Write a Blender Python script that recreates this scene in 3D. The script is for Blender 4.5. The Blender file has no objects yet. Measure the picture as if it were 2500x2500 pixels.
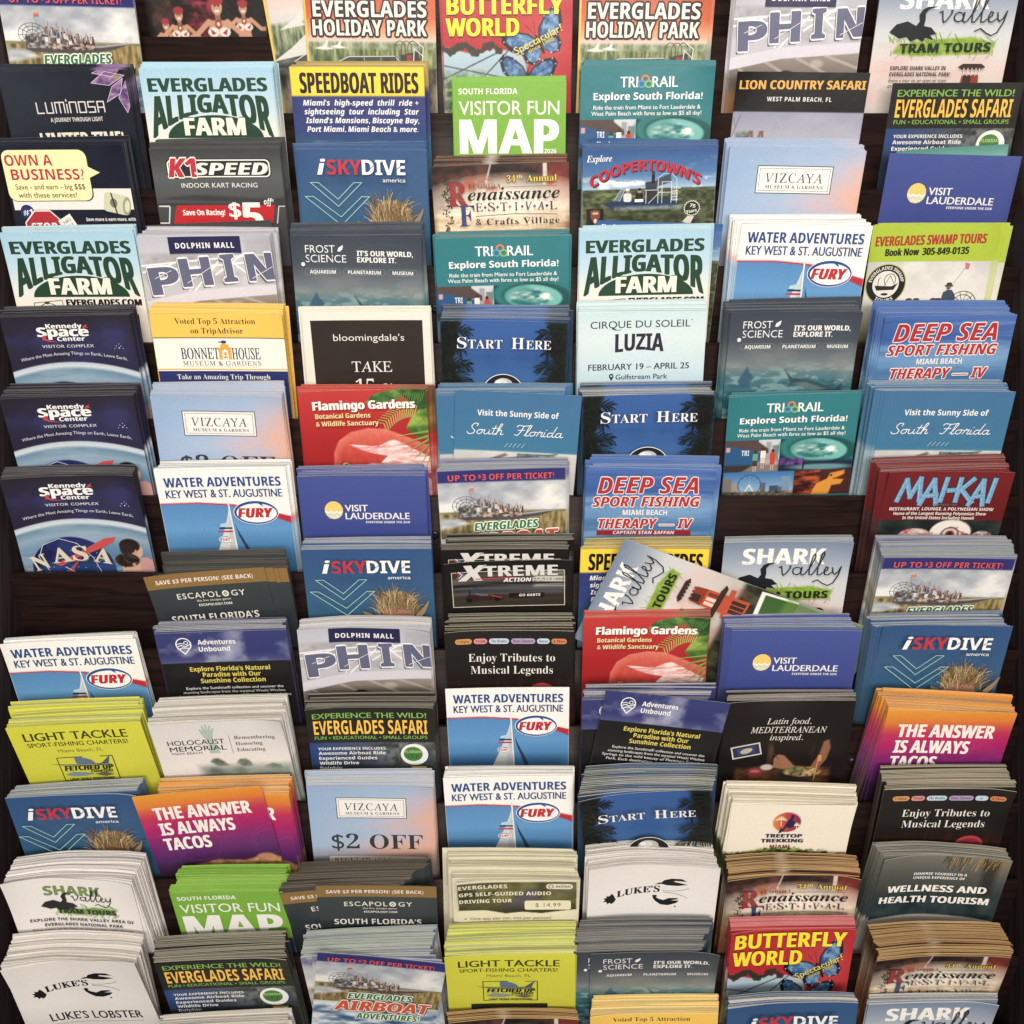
import bpy, math, random
import numpy as np
from mathutils import Matrix, Vector
from mathutils.geometry import tessellate_polygon

random.seed(7)
scene = bpy.context.scene
C = scene.collection

# ---------------------------------------------------------------- frame of the rack
# The rack is a flight of leaning pockets. Its own frame: X along a tier, Y up the slope of the
# tiers, Z out of that slope. The slope leans 37 degrees from upright; the boards lean 10.
LEAN = math.radians(27)                  # a board against the slope of the rack
W = Matrix.Translation((0, 0, 1.0)) @ Matrix.Rotation(math.radians(90 - 37), 4, 'X')
MM = 0.001
PITCH, Y_TOP, Z_TOP = 62.818, 388.428, -43.129   # board top edges, in mm in the rack frame
CS, SN = math.cos(LEAN), math.sin(LEAN)

# ---------------------------------------------------------------- camera
cam = bpy.data.cameras.new('camera')
cam.sensor_width = 36.0
cam.lens = 36.0                          # 53 degrees across
cam.clip_start, cam.clip_end = 0.01, 50.0
cam_o = bpy.data.objects.new('camera', cam)
cam_o.matrix_world = W @ Matrix.Translation((0, 0, 0.794))
C.objects.link(cam_o)
scene.camera = cam_o

# ---------------------------------------------------------------- light
world = bpy.data.worlds.new('World')
scene.world = world
world.use_nodes = True
# the dim room around the rack: uneven, so that glossy sheets pick up a broken sheen
_wn, _wl = world.node_tree.nodes, world.node_tree.links
_tc = _wn.new('ShaderNodeTexCoord')
_no = _wn.new('ShaderNodeTexNoise'); _no.inputs['Scale'].default_value = 2.6; _no.inputs['Detail'].default_value = 2
_wl.new(_tc.outputs['Generated'], _no.inputs['Vector'])
_rp = _wn.new('ShaderNodeValToRGB')
_rp.color_ramp.elements[0].position, _rp.color_ramp.elements[1].position = 0.42, 0.66
_rp.color_ramp.elements[0].color, _rp.color_ramp.elements[1].color = (0.40, 0.38, 0.36, 1), (2.1, 2.0, 1.88, 1)
_wl.new(_no.outputs['Fac'], _rp.inputs['Fac']); _wl.new(_rp.outputs['Color'], _wn['Background'].inputs[0])
_wn['Background'].inputs[1].default_value = 0.15


def ceiling_panel(name, loc, size, power, col, aim=(0, 0, 1.0)):
    l = bpy.data.lights.new(name, 'AREA')
    l.shape, l.size, l.size_y, l.energy, l.color = 'RECTANGLE', size[0], size[1], power, col
    o = bpy.data.objects.new(name, l)
    o.location = loc
    o.rotation_euler = (Vector(aim) - Vector(loc)).to_track_quat('-Z', 'Y').to_euler()
    C.objects.link(o)
    return o


ceiling_panel('ceiling_lamp', (0.15, -1.75, 2.15), (1.3, 0.7), 56.0, (1.0, 0.93, 0.84), (0, 0, 0.6))
ceiling_panel('ceiling_lamp', (-0.15, -0.5, 2.75), (1.0, 0.5), 36.0, (1.0, 0.93, 0.84))

vs = scene.view_settings
scene.display_settings.display_device = 'sRGB'
vs.view_transform, vs.look, vs.gamma, vs.use_curve_mapping = 'Standard', 'None', 1.0, False
vs.exposure = -0.28
scene.cycles.max_bounces = 5
scene.cycles.use_denoising = True


# ---------------------------------------------------------------- materials
def new_mat(name):
    m = bpy.data.materials.new(name)
    m.use_nodes = True
    nt = m.node_tree
    return m, nt, nt.nodes['Principled BSDF']


def mat_print(name, rough, coat):
    m, nt, b = new_mat(name)
    a = nt.nodes.new('ShaderNodeAttribute'); a.attribute_name = 'ink'
    tc = nt.nodes.new('ShaderNodeTexCoord')
    n1 = nt.nodes.new('ShaderNodeTexNoise'); n1.inputs['Scale'].default_value = 900; n1.inputs['Detail'].default_value = 3
    nt.links.new(tc.outputs['Object'], n1.inputs['Vector'])
    mr = nt.nodes.new('ShaderNodeMapRange')
    mr.inputs['From Min'].default_value, mr.inputs['From Max'].default_value = 0.3, 0.7
    mr.inputs['To Min'].default_value, mr.inputs['To Max'].default_value = 0.93, 1.05
    nt.links.new(n1.outputs['Fac'], mr.inputs['Value'])
    mx = nt.nodes.new('ShaderNodeVectorMath'); mx.operation = 'MULTIPLY'
    nt.links.new(a.outputs['Color'], mx.inputs[0]); nt.links.new(mr.outputs['Result'], mx.inputs[1])
    nt.links.new(mx.outputs['Vector'], b.inputs['Base Color'])
    n2 = nt.nodes.new('ShaderNodeTexNoise'); n2.inputs['Scale'].default_value = 28; n2.inputs['Detail'].default_value = 4
    nt.links.new(tc.outputs['Object'], n2.inputs['Vector'])
    m2 = nt.nodes.new('ShaderNodeMapRange')
    m2.inputs['To Min'].default_value, m2.inputs['To Max'].default_value = rough - .1, rough + .12
    nt.links.new(n2.outputs['Fac'], m2.inputs['Value']); nt.links.new(m2.outputs['Result'], b.inputs['Roughness'])
    bp = nt.nodes.new('ShaderNodeBump'); bp.inputs['Strength'].default_value = 0.25; bp.inputs['Distance'].default_value = 0.002
    nt.links.new(n2.outputs['Fac'], bp.inputs['Height']); nt.links.new(bp.outputs['Normal'], b.inputs['Normal'])
    b.inputs['Specular IOR Level'].default_value = coat
    return m


M_PRINT = mat_print('printed_paper', 0.34, 0.42)


def mat_wood(name, dark, light, stretch, spec):
    m, nt, b = new_mat(name)
    tc = nt.nodes.new('ShaderNodeTexCoord')
    mp = nt.nodes.new('ShaderNodeMapping'); mp.inputs['Scale'].default_value = stretch
    nt.links.new(tc.outputs['Object'], mp.inputs['Vector'])
    n = nt.nodes.new('ShaderNodeTexNoise'); n.inputs['Scale'].default_value = 1.0
    n.inputs['Detail'].default_value = 6; n.inputs['Distortion'].default_value = 1.2
    nt.links.new(mp.outputs['Vector'], n.inputs['Vector'])
    r = nt.nodes.new('ShaderNodeValToRGB')
    r.color_ramp.elements[0].position, r.color_ramp.elements[1].position = 0.32, 0.72
    r.color_ramp.elements[0].color, r.color_ramp.elements[1].color = (*dark, 1), (*light, 1)
    nt.links.new(n.outputs['Fac'], r.inputs['Fac']); nt.links.new(r.outputs['Color'], b.inputs['Base Color'])
    bp = nt.nodes.new('ShaderNodeBump'); bp.inputs['Strength'].default_value = 0.35; bp.inputs['Distance'].default_value = 0.0006
    nt.links.new(n.outputs['Fac'], bp.inputs['Height']); nt.links.new(bp.outputs['Normal'], b.inputs['Normal'])
    b.inputs['Roughness'].default_value = 0.5
    b.inputs['Specular IOR Level'].default_value = spec
    return m


M_BOARD = mat_wood('espresso_board', (0.005, 0.0026, 0.0024), (0.023, 0.0105, 0.0088), (14, 170, 170), 0.25)
M_SIDE = mat_wood('espresso_side', (0.006, 0.0045, 0.0055), (0.022, 0.015, 0.015), (5, 7, 190), 0.22)
M_EDGE = mat_wood('worn_board_edge', (0.02, 0.013, 0.012), (0.06, 0.042, 0.038), (20, 200, 200), 0.4)
M_STEEL, _nt, _b = new_mat('dark_steel')
_b.inputs['Base Color'].default_value = (0.05, 0.045, 0.045, 1); _b.inputs['Metallic'].default_value = 0.8
_b.inputs['Roughness'].default_value = 0.4


# ---------------------------------------------------------------- mesh helpers
def lin(c):
    c = np.clip(np.asarray(c, float), 0, 1)
    grey = (c @ np.array([.30, .59, .11]))[..., None]
    c = grey + (c - grey) * .79                          # uncoated process inks are duller than the swatches
    return np.where(c <= 0.04045, c / 12.92, ((c + 0.055) / 1.055) ** 2.4)


def rgb(*c):
    if len(c) == 1:
        c = c[0]
    return np.array(c[:3], float) / 255.0


def mesh_of(name, V, faces, cols, mat):
    """V (n,3); faces: list of (m,4) or (m,3) index arrays; cols (n,3) display colours of the print."""
    me = bpy.data.meshes.new(name)
    V = np.asarray(V, np.float32)
    me.vertices.add(len(V)); me.vertices.foreach_set('co', V.ravel())
    li = np.concatenate([f.ravel() for f in faces]).astype(np.int32)
    tot = np.concatenate([np.full(len(f), f.shape[1], np.int32) for f in faces])
    start = np.concatenate([[0], np.cumsum(tot)[:-1]]).astype(np.int32)
    me.loops.add(len(li)); me.loops.foreach_set('vertex_index', li)
    me.polygons.add(len(tot)); me.polygons.foreach_set('loop_start', start); me.polygons.foreach_set('loop_total', tot)
    if cols is not None:
        a = me.attributes.new('ink', 'FLOAT_COLOR', 'POINT')
        c4 = np.ones((len(V), 4), np.float32); c4[:, :3] = lin(cols)
        a.data.foreach_set('color', c4.ravel())
    me.update(calc_edges=True)
    me.materials.append(mat)
    return me


def box_faces(x0, x1, y0, y1, z0, z1):
    V = [(x, y, z) for z in (z0, z1) for y in (y0, y1) for x in (x0, x1)]
    F = np.array([(0, 2, 3, 1), (4, 5, 7, 6), (0, 1, 5, 4), (2, 6, 7, 3), (0, 4, 6, 2), (1, 3, 7, 5)])
    return np.array(V, float), F


def box_mesh(name, dims, mat, bevel=0.0):
    V, F = box_faces(*dims)
    me = mesh_of(name, V, [F], None, mat)
    if bevel:
        import bmesh
        b = bmesh.new(); b.from_mesh(me)
        bmesh.ops.bevel(b, geom=b.edges[:], offset=bevel, segments=2, affect='EDGES')
        b.to_mesh(me); b.free()
    return me


# ---------------------------------------------------------------- the rack
def tier(k):
    """Matrix of tier k in the rack frame: origin on board k's top front edge, Y up the board, Z out of it."""
    m = Matrix.Translation((0, (Y_TOP - PITCH * k) * MM, Z_TOP * MM))
    return m @ Matrix.Rotation(LEAN, 4, 'X')


rack = bpy.data.objects.new('display_rack', None)
rack.matrix_world = W.copy()
rack['label'] = 'dark espresso wood display rack with stepped leaning tiers holding the brochures'
rack['category'] = 'display rack'
C.objects.link(rack)
XL, XR = -0.412, 0.416


def part(name, me, mat4):
    o = bpy.data.objects.new(name, me)
    o.parent = rack
    o.matrix_local = mat4
    C.objects.link(o)
    return o


board_me = box_mesh('tier_board', (XL + .0005, XR - .0005, -0.150, 0.0, -0.006, 0.0), M_BOARD, 0.0008)
floor_me = box_mesh('pocket_floor', (XL + .0005, XR - .0005, -0.149, -0.143, 0.0005, 0.0215), M_BOARD)
for k in range(-1, 16):
    part('tier_board', board_me, tier(k))
    if k < 15:
        part('pocket_floor', floor_me, tier(k))
side_me = box_mesh('side_panel', (-0.009, 0.009, -0.75, 0.62, -0.26, 0.035), M_SIDE, 0.0015)
part('side_panel', side_me, Matrix.Translation((XL - 0.009, 0, 0)))
part('side_panel', side_me, Matrix.Translation((XR + 0.009, 0, 0)))
part('back_panel', box_mesh('back_panel', (XL, XR, -0.75, 0.62, -0.29, -0.262), M_SIDE), Matrix.Identity(4))


def screw_mesh():
    n, V, F = 14, [], []
    prof = [(0.0036, 0.0), (0.0034, 0.0012), (0.0022, 0.002), (0.0008, 0.0016)]
    for r, z in prof:
        for i in range(n):
            a = 2 * math.pi * i / n
            V.append((r * math.cos(a), r * math.sin(a), z))
    for j in range(len(prof) - 1):
        for i in range(n):
            F.append((j * n + i, j * n + (i + 1) % n, (j + 1) * n + (i + 1) % n, (j + 1) * n + i))
    return mesh_of('screw', np.array(V), [np.array(F), ], None, M_STEEL)


screw_me = screw_mesh()
for k, x in [(3, -0.064), (4, 0.165), (4, -0.064), (9, 0.283), (10, 0.165), (6, -0.064), (9, 0.165), (6, 0.165)]:
    part('screw', screw_me, tier(k) @ Matrix.Translation((x, -0.034, 0.0)))

# ---------------------------------------------------------------- printing: colour on paper as geometry
# A cover is 100 units wide; u runs right, v runs down from the top edge. Pictures are inked on a fine
# grid of vertices, lettering and marks are faces a few hundredths of a millimetre above the sheet.
UNIT = 1.02 * MM
BOLD, BI, SERIF, SI, SCR, SBI = (0x1D5D4, 0x1D5EE, 0x1D7EC), (0x1D63C, 0x1D656, 0x1D7EC), (0x1D400, 0x1D41A, 0x1D7CE), \
    (0x1D434, 0x1D44E, None), (0x1D4D0, 0x1D4EA, None), (0x1D468, 0x1D482, 0x1D7CE)
STYLES = {'r': None, 'i': None, 'b': BOLD, 'bi': BI, 'sb': SERIF, 's': SERIF, 'si': SI, 'sc': SCR, 'sbi': SBI, 'u': SI}
_glyphs = {}


def styled(s, st):
    t = STYLES[st]
    if t is None:
        return s
    o = ''
    for ch in s:
        if 'A' <= ch <= 'Z':
            o += chr(t[0] + ord(ch) - 65)
        elif 'a' <= ch <= 'z':
            o += '\u210e' if (st in ('si', 'u') and ch == 'h') else chr(t[1] + ord(ch) - 97)
        elif ch.isdigit() and t[2]:
            o += chr(t[2] + int(ch))
        else:
            o += ch
    return o


def raw_text(s, st, spacing=1.0, thin=0.0):
    key = (s, st, spacing, thin)
    if key not in _glyphs:
        c = bpy.data.curves.new('t', 'FONT')
        c.body = styled(s, st)
        c.resolution_u = 3
        c.space_character = spacing
        c.offset = thin
        if st == 'i':
            c.shear = 0.25
        o = bpy.data.objects.new('t', c)
        me = bpy.data.meshes.new_from_object(o)
        me.calc_loop_triangles()
        v = np.array([p.co[:2] for p in me.vertices], float).reshape(-1, 2)
        t = np.array([p.vertices for p in me.loop_triangles], int).reshape(-1, 3)
        bpy.data.objects.remove(o); bpy.data.curves.remove(c); bpy.data.meshes.remove(me)
        if st == 'u':                                    # stand the thin italic upright: a light roman
            v[:, 0] -= v[:, 1] * .27
        _glyphs[key] = v[t] if len(t) else np.zeros((0, 3, 2))
    return _glyphs[key].copy()


CAP = {}


def cap_height(st):
    if st not in CAP:
        CAP[st] = raw_text('H', st)[..., 1].max()
    return CAP[st]


def vnoise(x, y, seed):
    xi, yi = np.floor(x).astype(int), np.floor(y).astype(int)
    fx, fy = x - xi, y - yi
    fx, fy = fx * fx * (3 - 2 * fx), fy * fy * (3 - 2 * fy)

    def h(a, b):
        n = (a * 374761393 + b * 668265263 + seed * 1442695041) & 0x7fffffff
        n = ((n ^ (n >> 13)) * 1274126177) & 0x7fffffff
        return ((n ^ (n >> 16)) & 0xffff) / 65535.0
    return (h(xi, yi) * (1 - fx) + h(xi + 1, yi) * fx) * (1 - fy) + (h(xi, yi + 1) * (1 - fx) + h(xi + 1, yi + 1) * fx) * fy


class Art:
    def __init__(s, base, H=100, cell=2.5, edge=None, glossy=True):
        s.H, s.cell = H, cell
        nu, nv = int(round(100 / cell)) + 1, int(round(H / cell)) + 1
        s.u, s.v = np.linspace(0, 100, nu), np.linspace(0, H, nv)
        s.U, s.V = np.meshgrid(s.u, s.v)
        s.I = np.ones((nv, nu, 3)) * rgb(base)
        s.edge = [rgb(e) for e in edge] if edge else None
        s.T, s.K, s.Z = [], [], []
        s.z = 0

    # --- on the grid
    def n(s, su, sv=None, seed=1, oct=4):
        sv = sv or su
        r, a, t = 0, 1.0, 0
        for i in range(oct):
            r = r + a * vnoise(s.U * su * 2 ** i, s.V * sv * 2 ** i, seed + i); t += a; a *= .55
        return r / t

    def put(s, m, col):
        col = col if isinstance(col, np.ndarray) and col.ndim == 3 else rgb(col)
        m = np.clip(m, 0, 1)[..., None]
        s.I = s.I * (1 - m) + col * m

    def soft(s, d, w=None):
        return np.clip(.5 - d / (w or s.cell), 0, 1)

    def grad(s, stops, axis='v', m=None):
        x = axis if isinstance(axis, np.ndarray) else s.V if axis == 'v' else s.U
        ps = [p for p, _ in stops]
        col = np.stack([np.interp(x, ps, [rgb(c)[i] for _, c in stops]) for i in range(3)], -1)
        s.put(np.ones_like(s.U) if m is None else m, col)

    def rect(s, u0, v0, u1, v1, col, a=1, w=None):
        d = np.maximum(np.maximum(u0 - s.U, s.U - u1), np.maximum(v0 - s.V, s.V - v1))
        s.put(a * s.soft(d, w), col)

    def ell(s, cu, cv, ru, rv, col, a=1, rot=0, w=None):
        c, sn = math.cos(math.radians(rot)), math.sin(math.radians(rot))
        x, y = s.U - cu, s.V - cv
        x, y = x * c + y * sn, -x * sn + y * c
        q = np.sqrt((x / ru) ** 2 + (y / rv) ** 2)
        s.put(a * s.soft((q - 1) * min(ru, rv), w), col)

    def pm(s, pts, w=None):
        """Soft inside mask of a polygon."""
        p = np.array(pts, float)
        q = np.roll(p, -1, 0)
        ins = np.zeros(s.U.shape, bool)
        dist = np.full(s.U.shape, 1e9)
        for (x0, y0), (x1, y1) in zip(p, q):
            if y0 != y1:
                c = ((y0 > s.V) != (y1 > s.V)) & (s.U < (x1 - x0) * (s.V - y0) / (y1 - y0) + x0)
                ins ^= c
            dist = np.minimum(dist, s.seg(x0, y0, x1, y1))
        return s.soft(np.where(ins, -dist, dist), w)

    def seg(s, x0, y0, x1, y1):
        dx, dy = x1 - x0, y1 - y0
        t = np.clip(((s.U - x0) * dx + (s.V - y0) * dy) / (dx * dx + dy * dy + 1e-9), 0, 1)
        return np.hypot(s.U - x0 - t * dx, s.V - y0 - t * dy)

    def poly(s, pts, col, a=1, w=None):
        s.put(a * s.pm(pts, w), col)

    def line(s, pts, wid, col, a=1, w=None):
        d = np.full(s.U.shape, 1e9)
        for p, q in zip(pts[:-1], pts[1:]):
            d = np.minimum(d, s.seg(*p, *q))
        s.put(a * s.soft(d - wid / 2, w), col)

    def fuzz(s, m, c0, c1, su, sv=None, seed=3, a=1, k=2.0):
        """Grass, cloud or crowd texture: noise between two colours inside mask m."""
        t = np.clip((s.n(su, sv, seed) - .5) * k + .5, 0, 1)[..., None]
        s.put(m * a, rgb(c0) * (1 - t) + rgb(c1) * t)

    def box(s, u0, v0, u1, v1, w=None):
        d = np.maximum(np.maximum(u0 - s.U, s.U - u1), np.maximum(v0 - s.V, s.V - v1))
        return s.soft(d, w)

    # --- crisp marks above the sheet
    def tri(s, t, col, z=None):
        if len(t):
            s.z += 1
            s.T.append(np.asarray(t, float)); s.K.append(rgb(col)); s.Z.append(s.z if z is None else z)

    def vpoly(s, pts, col):
        pts = [(float(p[0]), float(p[1])) for p in pts]
        P = [Vector((p[0], p[1], 0)) for p in pts]
        idx = tessellate_polygon([P])
        a = np.array([[pts[i] for i in t] for t in idx], float).reshape(-1, 3, 2)
        s.tri(a, col)

    def vrect(s, u0, v0, u1, v1, col, r=0, rot=0):
        if r:
            p = []
            for cx, cy, a0 in ((u1 - r, v0 + r, -90), (u1 - r, v1 - r, 0), (u0 + r, v1 - r, 90), (u0 + r, v0 + r, 180)):
                p += [(cx + r * math.cos(math.radians(a0 + i * 22.5)), cy + r * math.sin(math.radians(a0 + i * 22.5))) for i in range(5)]
        else:
            p = [(u0, v0), (u1, v0), (u1, v1), (u0, v1)]
        if rot:
            cx, cy, c, sn = (u0 + u1) / 2, (v0 + v1) / 2, math.cos(math.radians(rot)), math.sin(math.radians(rot))
            p = [(cx + (x - cx) * c - (y - cy) * sn, cy + (x - cx) * sn + (y - cy) * c) for x, y in p]
        s.vpoly(p, col)

    def vell(s, cu, cv, ru, rv, col, n=28, rot=0):
        c, sn = math.cos(math.radians(rot)), math.sin(math.radians(rot))
        p = []
        for i in range(n):
            a = 2 * math.pi * i / n
            x, y = ru * math.cos(a), rv * math.sin(a)
            p.append((cu + x * c - y * sn, cv + x * sn + y * c))
        s.vpoly(p, col)

    def vline(s, pts, wid, col, close=False):
        pts = [np.array(p, float) for p in pts]
        if close:
            pts.append(pts[0])
        T = []
        for p, q in zip(pts[:-1], pts[1:]):
            d = q - p
            L = np.hypot(*d) + 1e-9
            d = d / L * wid / 2
            nn = np.array([-d[1], d[0]])
            p2, q2 = p - d * .8, q + d * .8
            T += [[p2 + nn, p2 - nn, q2 - nn], [p2 + nn, q2 - nn, q2 + nn]]
        s.z += 1
        for i, t in enumerate(np.array(T).reshape(-1, 2, 3, 2)):     # joints overlap: lift every other piece a hair
            s.T.append(t); s.K.append(rgb(col)); s.Z.append(s.z + .35 * (i % 3))

    def text(s, t, u0, u1, base, h, col, st='b', sp=1.0, thin=0.0, rot=0.0, emb=0.0, out=None, sh=None, warp=None, al=None, clip=None):
        """Set t with cap height h on baseline v=base, squeezed to reach from u0 to u1 (u1 None: natural width, al l/c/r)."""
        emb *= .55 if h > 4.5 else .3
        g = raw_text(t, st, sp, thin)
        if not len(g):
            return
        x0, x1 = g[..., 0].min(), g[..., 0].max()
        k = h / cap_height(st)
        if u1 is None:
            kx, off = k, {'l': u0, None: u0, 'c': u0 - (x1 - x0) * k / 2, 'r': u0 - (x1 - x0) * k}[al]
        else:
            kx, off = (u1 - u0) / (x1 - x0), u0
        g[..., 0] = (g[..., 0] - x0) * kx + off
        g[..., 1] = base - g[..., 1] * k
        if rot:
            c, sn = math.cos(math.radians(rot)), math.sin(math.radians(rot))
            cx, cy = off + (x1 - x0) * kx / 2, base
            X, Y = g[..., 0] - cx, g[..., 1] - cy
            g[..., 0], g[..., 1] = cx + X * c - Y * sn, cy + X * sn + Y * c
        if warp:
            g = g.copy()
            g[..., 0], g[..., 1] = warp(g[..., 0], g[..., 1])
        if clip is not None:
            g = g[(g[..., 0].max(1) < clip)]
        if sh:
            s.tri(g + np.array(sh[:2]), sh[2])
        if out:
            w, oc = out
            for i in range(10):
                a = 2 * math.pi * i / 10
                s.tri(g + np.array([w * math.cos(a), w * math.sin(a)]), oc, s.z + .12 if i else None)
            s.z += 1
        s.tri(g, col)
        if emb:
            for i, dx in enumerate((-emb, emb)):
                s.tri(g + np.array([dx, 0.0]), col, s.z + .3 * (i + 1))
            s.z += 1


def split_long(T, K, Z, L):
    """Bisect triangles until no edge is longer than L so that they can follow a bent sheet."""
    for _ in range(12):
        e = np.stack([np.hypot(*(T[:, (i + 1) % 3] - T[:, i]).T) for i in range(3)], 1)
        big = e.max(1) > L
        if not big.any():
            break
        t, j = T[big], e[big].argmax(1)
        r = np.arange(len(t))
        a, b, c = t[r, j], t[r, (j + 1) % 3], t[r, (j + 2) % 3]
        m = (a + b) / 2
        T = np.concatenate([T[~big], np.stack([a, m, c], 1), np.stack([m, b, c], 1)])
        K = np.concatenate([K[~big], K[big], K[big]])
        Z = np.concatenate([Z[~big], Z[big], Z[big]])
    return T, K, Z


LENGTH = 229.0
EDGE_WHITE = rgb(232, 226, 210)


def sheet(name, art, thick, bow=0.0, rich=True, tone=1.0, seed=0, curl=(0, 0)):
    """One brochure: cover print, foot, back, long edges and the layered paper edge on top.
    Origin at the middle of the top front edge, Y up, Z out of the cover; sizes in metres."""
    rs = np.random.RandomState(seed)
    if rich:
        u, v, I = art.u, art.v, art.I
        if bow and len(u) < 30:
            u = np.linspace(0, 100, 33)
            I = np.stack([np.stack([np.interp(u, art.u, r[:, i]) for i in range(3)], -1) for r in art.I])
    else:
        iu = np.unique(np.linspace(0, len(art.u) - 1, 15).round().astype(int))
        iv = np.unique(np.linspace(0, len(art.v) - 1, 18).round().astype(int))
        u, v, I = art.u[iu], art.v[iv], art.I[np.ix_(iv, iu)]
    nu, nv = len(u), len(v)
    UU, VV = np.meshgrid(u, v)
    V = [np.stack([(UU.ravel() - 50) * UNIT, -VV.ravel() * UNIT, np.zeros(nu * nv)], 1)]
    K = [I.reshape(-1, 3)]
    ix = np.arange(nu * nv).reshape(nv, nu)
    F4 = [np.stack([ix[1:, :-1], ix[1:, 1:], ix[:-1, 1:], ix[:-1, :-1]], -1).reshape(-1, 4)]
    n = nu * nv

    def strip(pa, pb, ca, cb):
        nonlocal n
        m = len(pa)
        V.append(np.concatenate([pa, pb])); K.append(np.concatenate([ca, cb]))
        i = np.arange(m - 1)
        F4.append(np.stack([n + i, n + i + 1, n + m + i + 1, n + m + i], 1)); n += 2 * m
    x = (u - 50) * UNIT
    one = np.ones(nu)
    yb, yl = -art.H * UNIT, -LENGTH * MM
    P = lambda X, Y, Z: np.stack([X * np.ones(nu), Y * one, Z * one], 1)
    last = I[-1]
    strip(P(x, yl, 0), P(x, yb, 0), last, last)                                   # foot of the cover
    e = art.edge or [I[0].mean(0) * .12 + EDGE_WHITE * .88]
    nl = 5 if rich else 3                                                        # leaves seen from above
    zs = -thick * np.linspace(0, 1, nl + 1)
    for i in range(nl):
        c = e[(i + seed) % len(e)] * tone * rs.uniform(.84, 1.1)
        if i == 0:
            c = c * .93 + I[0] * .07
        wob = (vnoise(u * .11 + seed * 3.7, one * i, 5)[:, None] - .5) * .10 + 1
        dy = rs.uniform(-.00016, .00010) if i else 0.0
        strip(P(x, dy, zs[i]), P(x, dy, zs[i + 1]), np.clip(c * wob, 0, 1), np.clip(c * wob * .93, 0, 1))
    backc = I.mean((0, 1)) * np.ones((nu, 3))
    rows = [0, -.008, -.018, -.03, -.046, -.1, -.2, yl]
    for r0, r1 in zip(rows[:-1], rows[1:]):
        strip(P(x, r0, -thick), P(x, r1, -thick), backc, backc)
    for sx in (0, -1):                                                           # long edges
        yy = np.concatenate([-v * UNIT, [yl]])
        m = len(yy)
        X = np.full(m, x[sx])
        col = np.concatenate([I[:, sx], last[sx:][:1] if sx else last[:1]])
        c2 = col * .45 + (e[0] * tone) * .55
        pa, pb = np.stack([X, yy, np.zeros(m)], 1), np.stack([X, yy, np.full(m, -thick)], 1)
        strip(*((pa, pb) if sx else (pb, pa)), c2, c2 * .9)
    V, K = np.concatenate(V), np.concatenate(K)
    faces = [np.concatenate(F4)]
    if rich and art.T:
        T = np.concatenate(art.T)
        tk = np.concatenate([np.repeat(k[None], len(t), 0) for t, k in zip(art.T, art.K)])
        tz = np.concatenate([np.full(len(t), z, float) for t, z in zip(art.T, art.Z)])
        order = np.unique(tz)
        tz = (np.searchsorted(order, tz) + 1.0)
        if bow:
            T, tk, tz = split_long(T, tk, tz, 5.0)
        m = len(T)
        a = T.reshape(-1, 2)
        area = (T[:, 1, 0] - T[:, 0, 0]) * (T[:, 2, 1] - T[:, 0, 1]) - (T[:, 2, 0] - T[:, 0, 0]) * (T[:, 1, 1] - T[:, 0, 1])
        tv = np.stack([(a[:, 0] - 50) * UNIT, -a[:, 1] * UNIT, np.repeat(tz, 3) * 0.000012 + 0.00002], 1)
        ti = np.arange(3 * m).reshape(-1, 3)
        ti[area > 0] = ti[area > 0][:, ::-1]
        faces.append(ti + len(V))
        V = np.concatenate([V, tv]); K = np.concatenate([K, np.repeat(tk, 3, 0)])
    if bow:
        q = V[:, 0] / (50 * UNIT)
        V[:, 2] += bow * MM * (q * q - 1) * np.clip(1 + V[:, 1] / .2, 0, 1) + bow * .10 * MM * np.sin(q * 5) * (1 - q * q)
        for sg, amt in zip((-1, 1), curl):                  # thumbed top corners lift off the stack
            r = np.clip((sg * q - .45) / .55, 0, 1) * np.clip(1 + V[:, 1] / .045, 0, 1)
            V[:, 2] += amt * MM * r * r
    return V, faces, K

# ---------------------------------------------------------------- the covers
def airboat_scene(a, v0, v1, x0=0, x1=100, hz=.52):
    """Sky, sawgrass and an airboat full of waving riders between v0 and v1."""
    S = v1 - v0
    q = lambda t: v0 + t * S
    sky = a.box(x0, v0, x1, q(hz))
    a.fuzz(sky, (150, 158, 172), (226, 224, 222), .035, .06, 11, k=2.4)
    a.fuzz(a.box(x0, q(hz), x1, v1), (86, 76, 40), (176, 150, 92), .5, .1, 12, k=2.2)
    a.fuzz(a.box(x0, q(hz), x1, q(hz) + 1.6, 1.5), (96, 104, 72), (150, 140, 92), .2, .6, 13)
    a.fuzz(a.pm([(x0, q(.62)), (x0 + 16, q(.64)), (x0 + 24, q(.74)), (x0, q(.84))], 3), (150, 160, 168), (205, 205, 205), .1, .3, 14)


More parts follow.
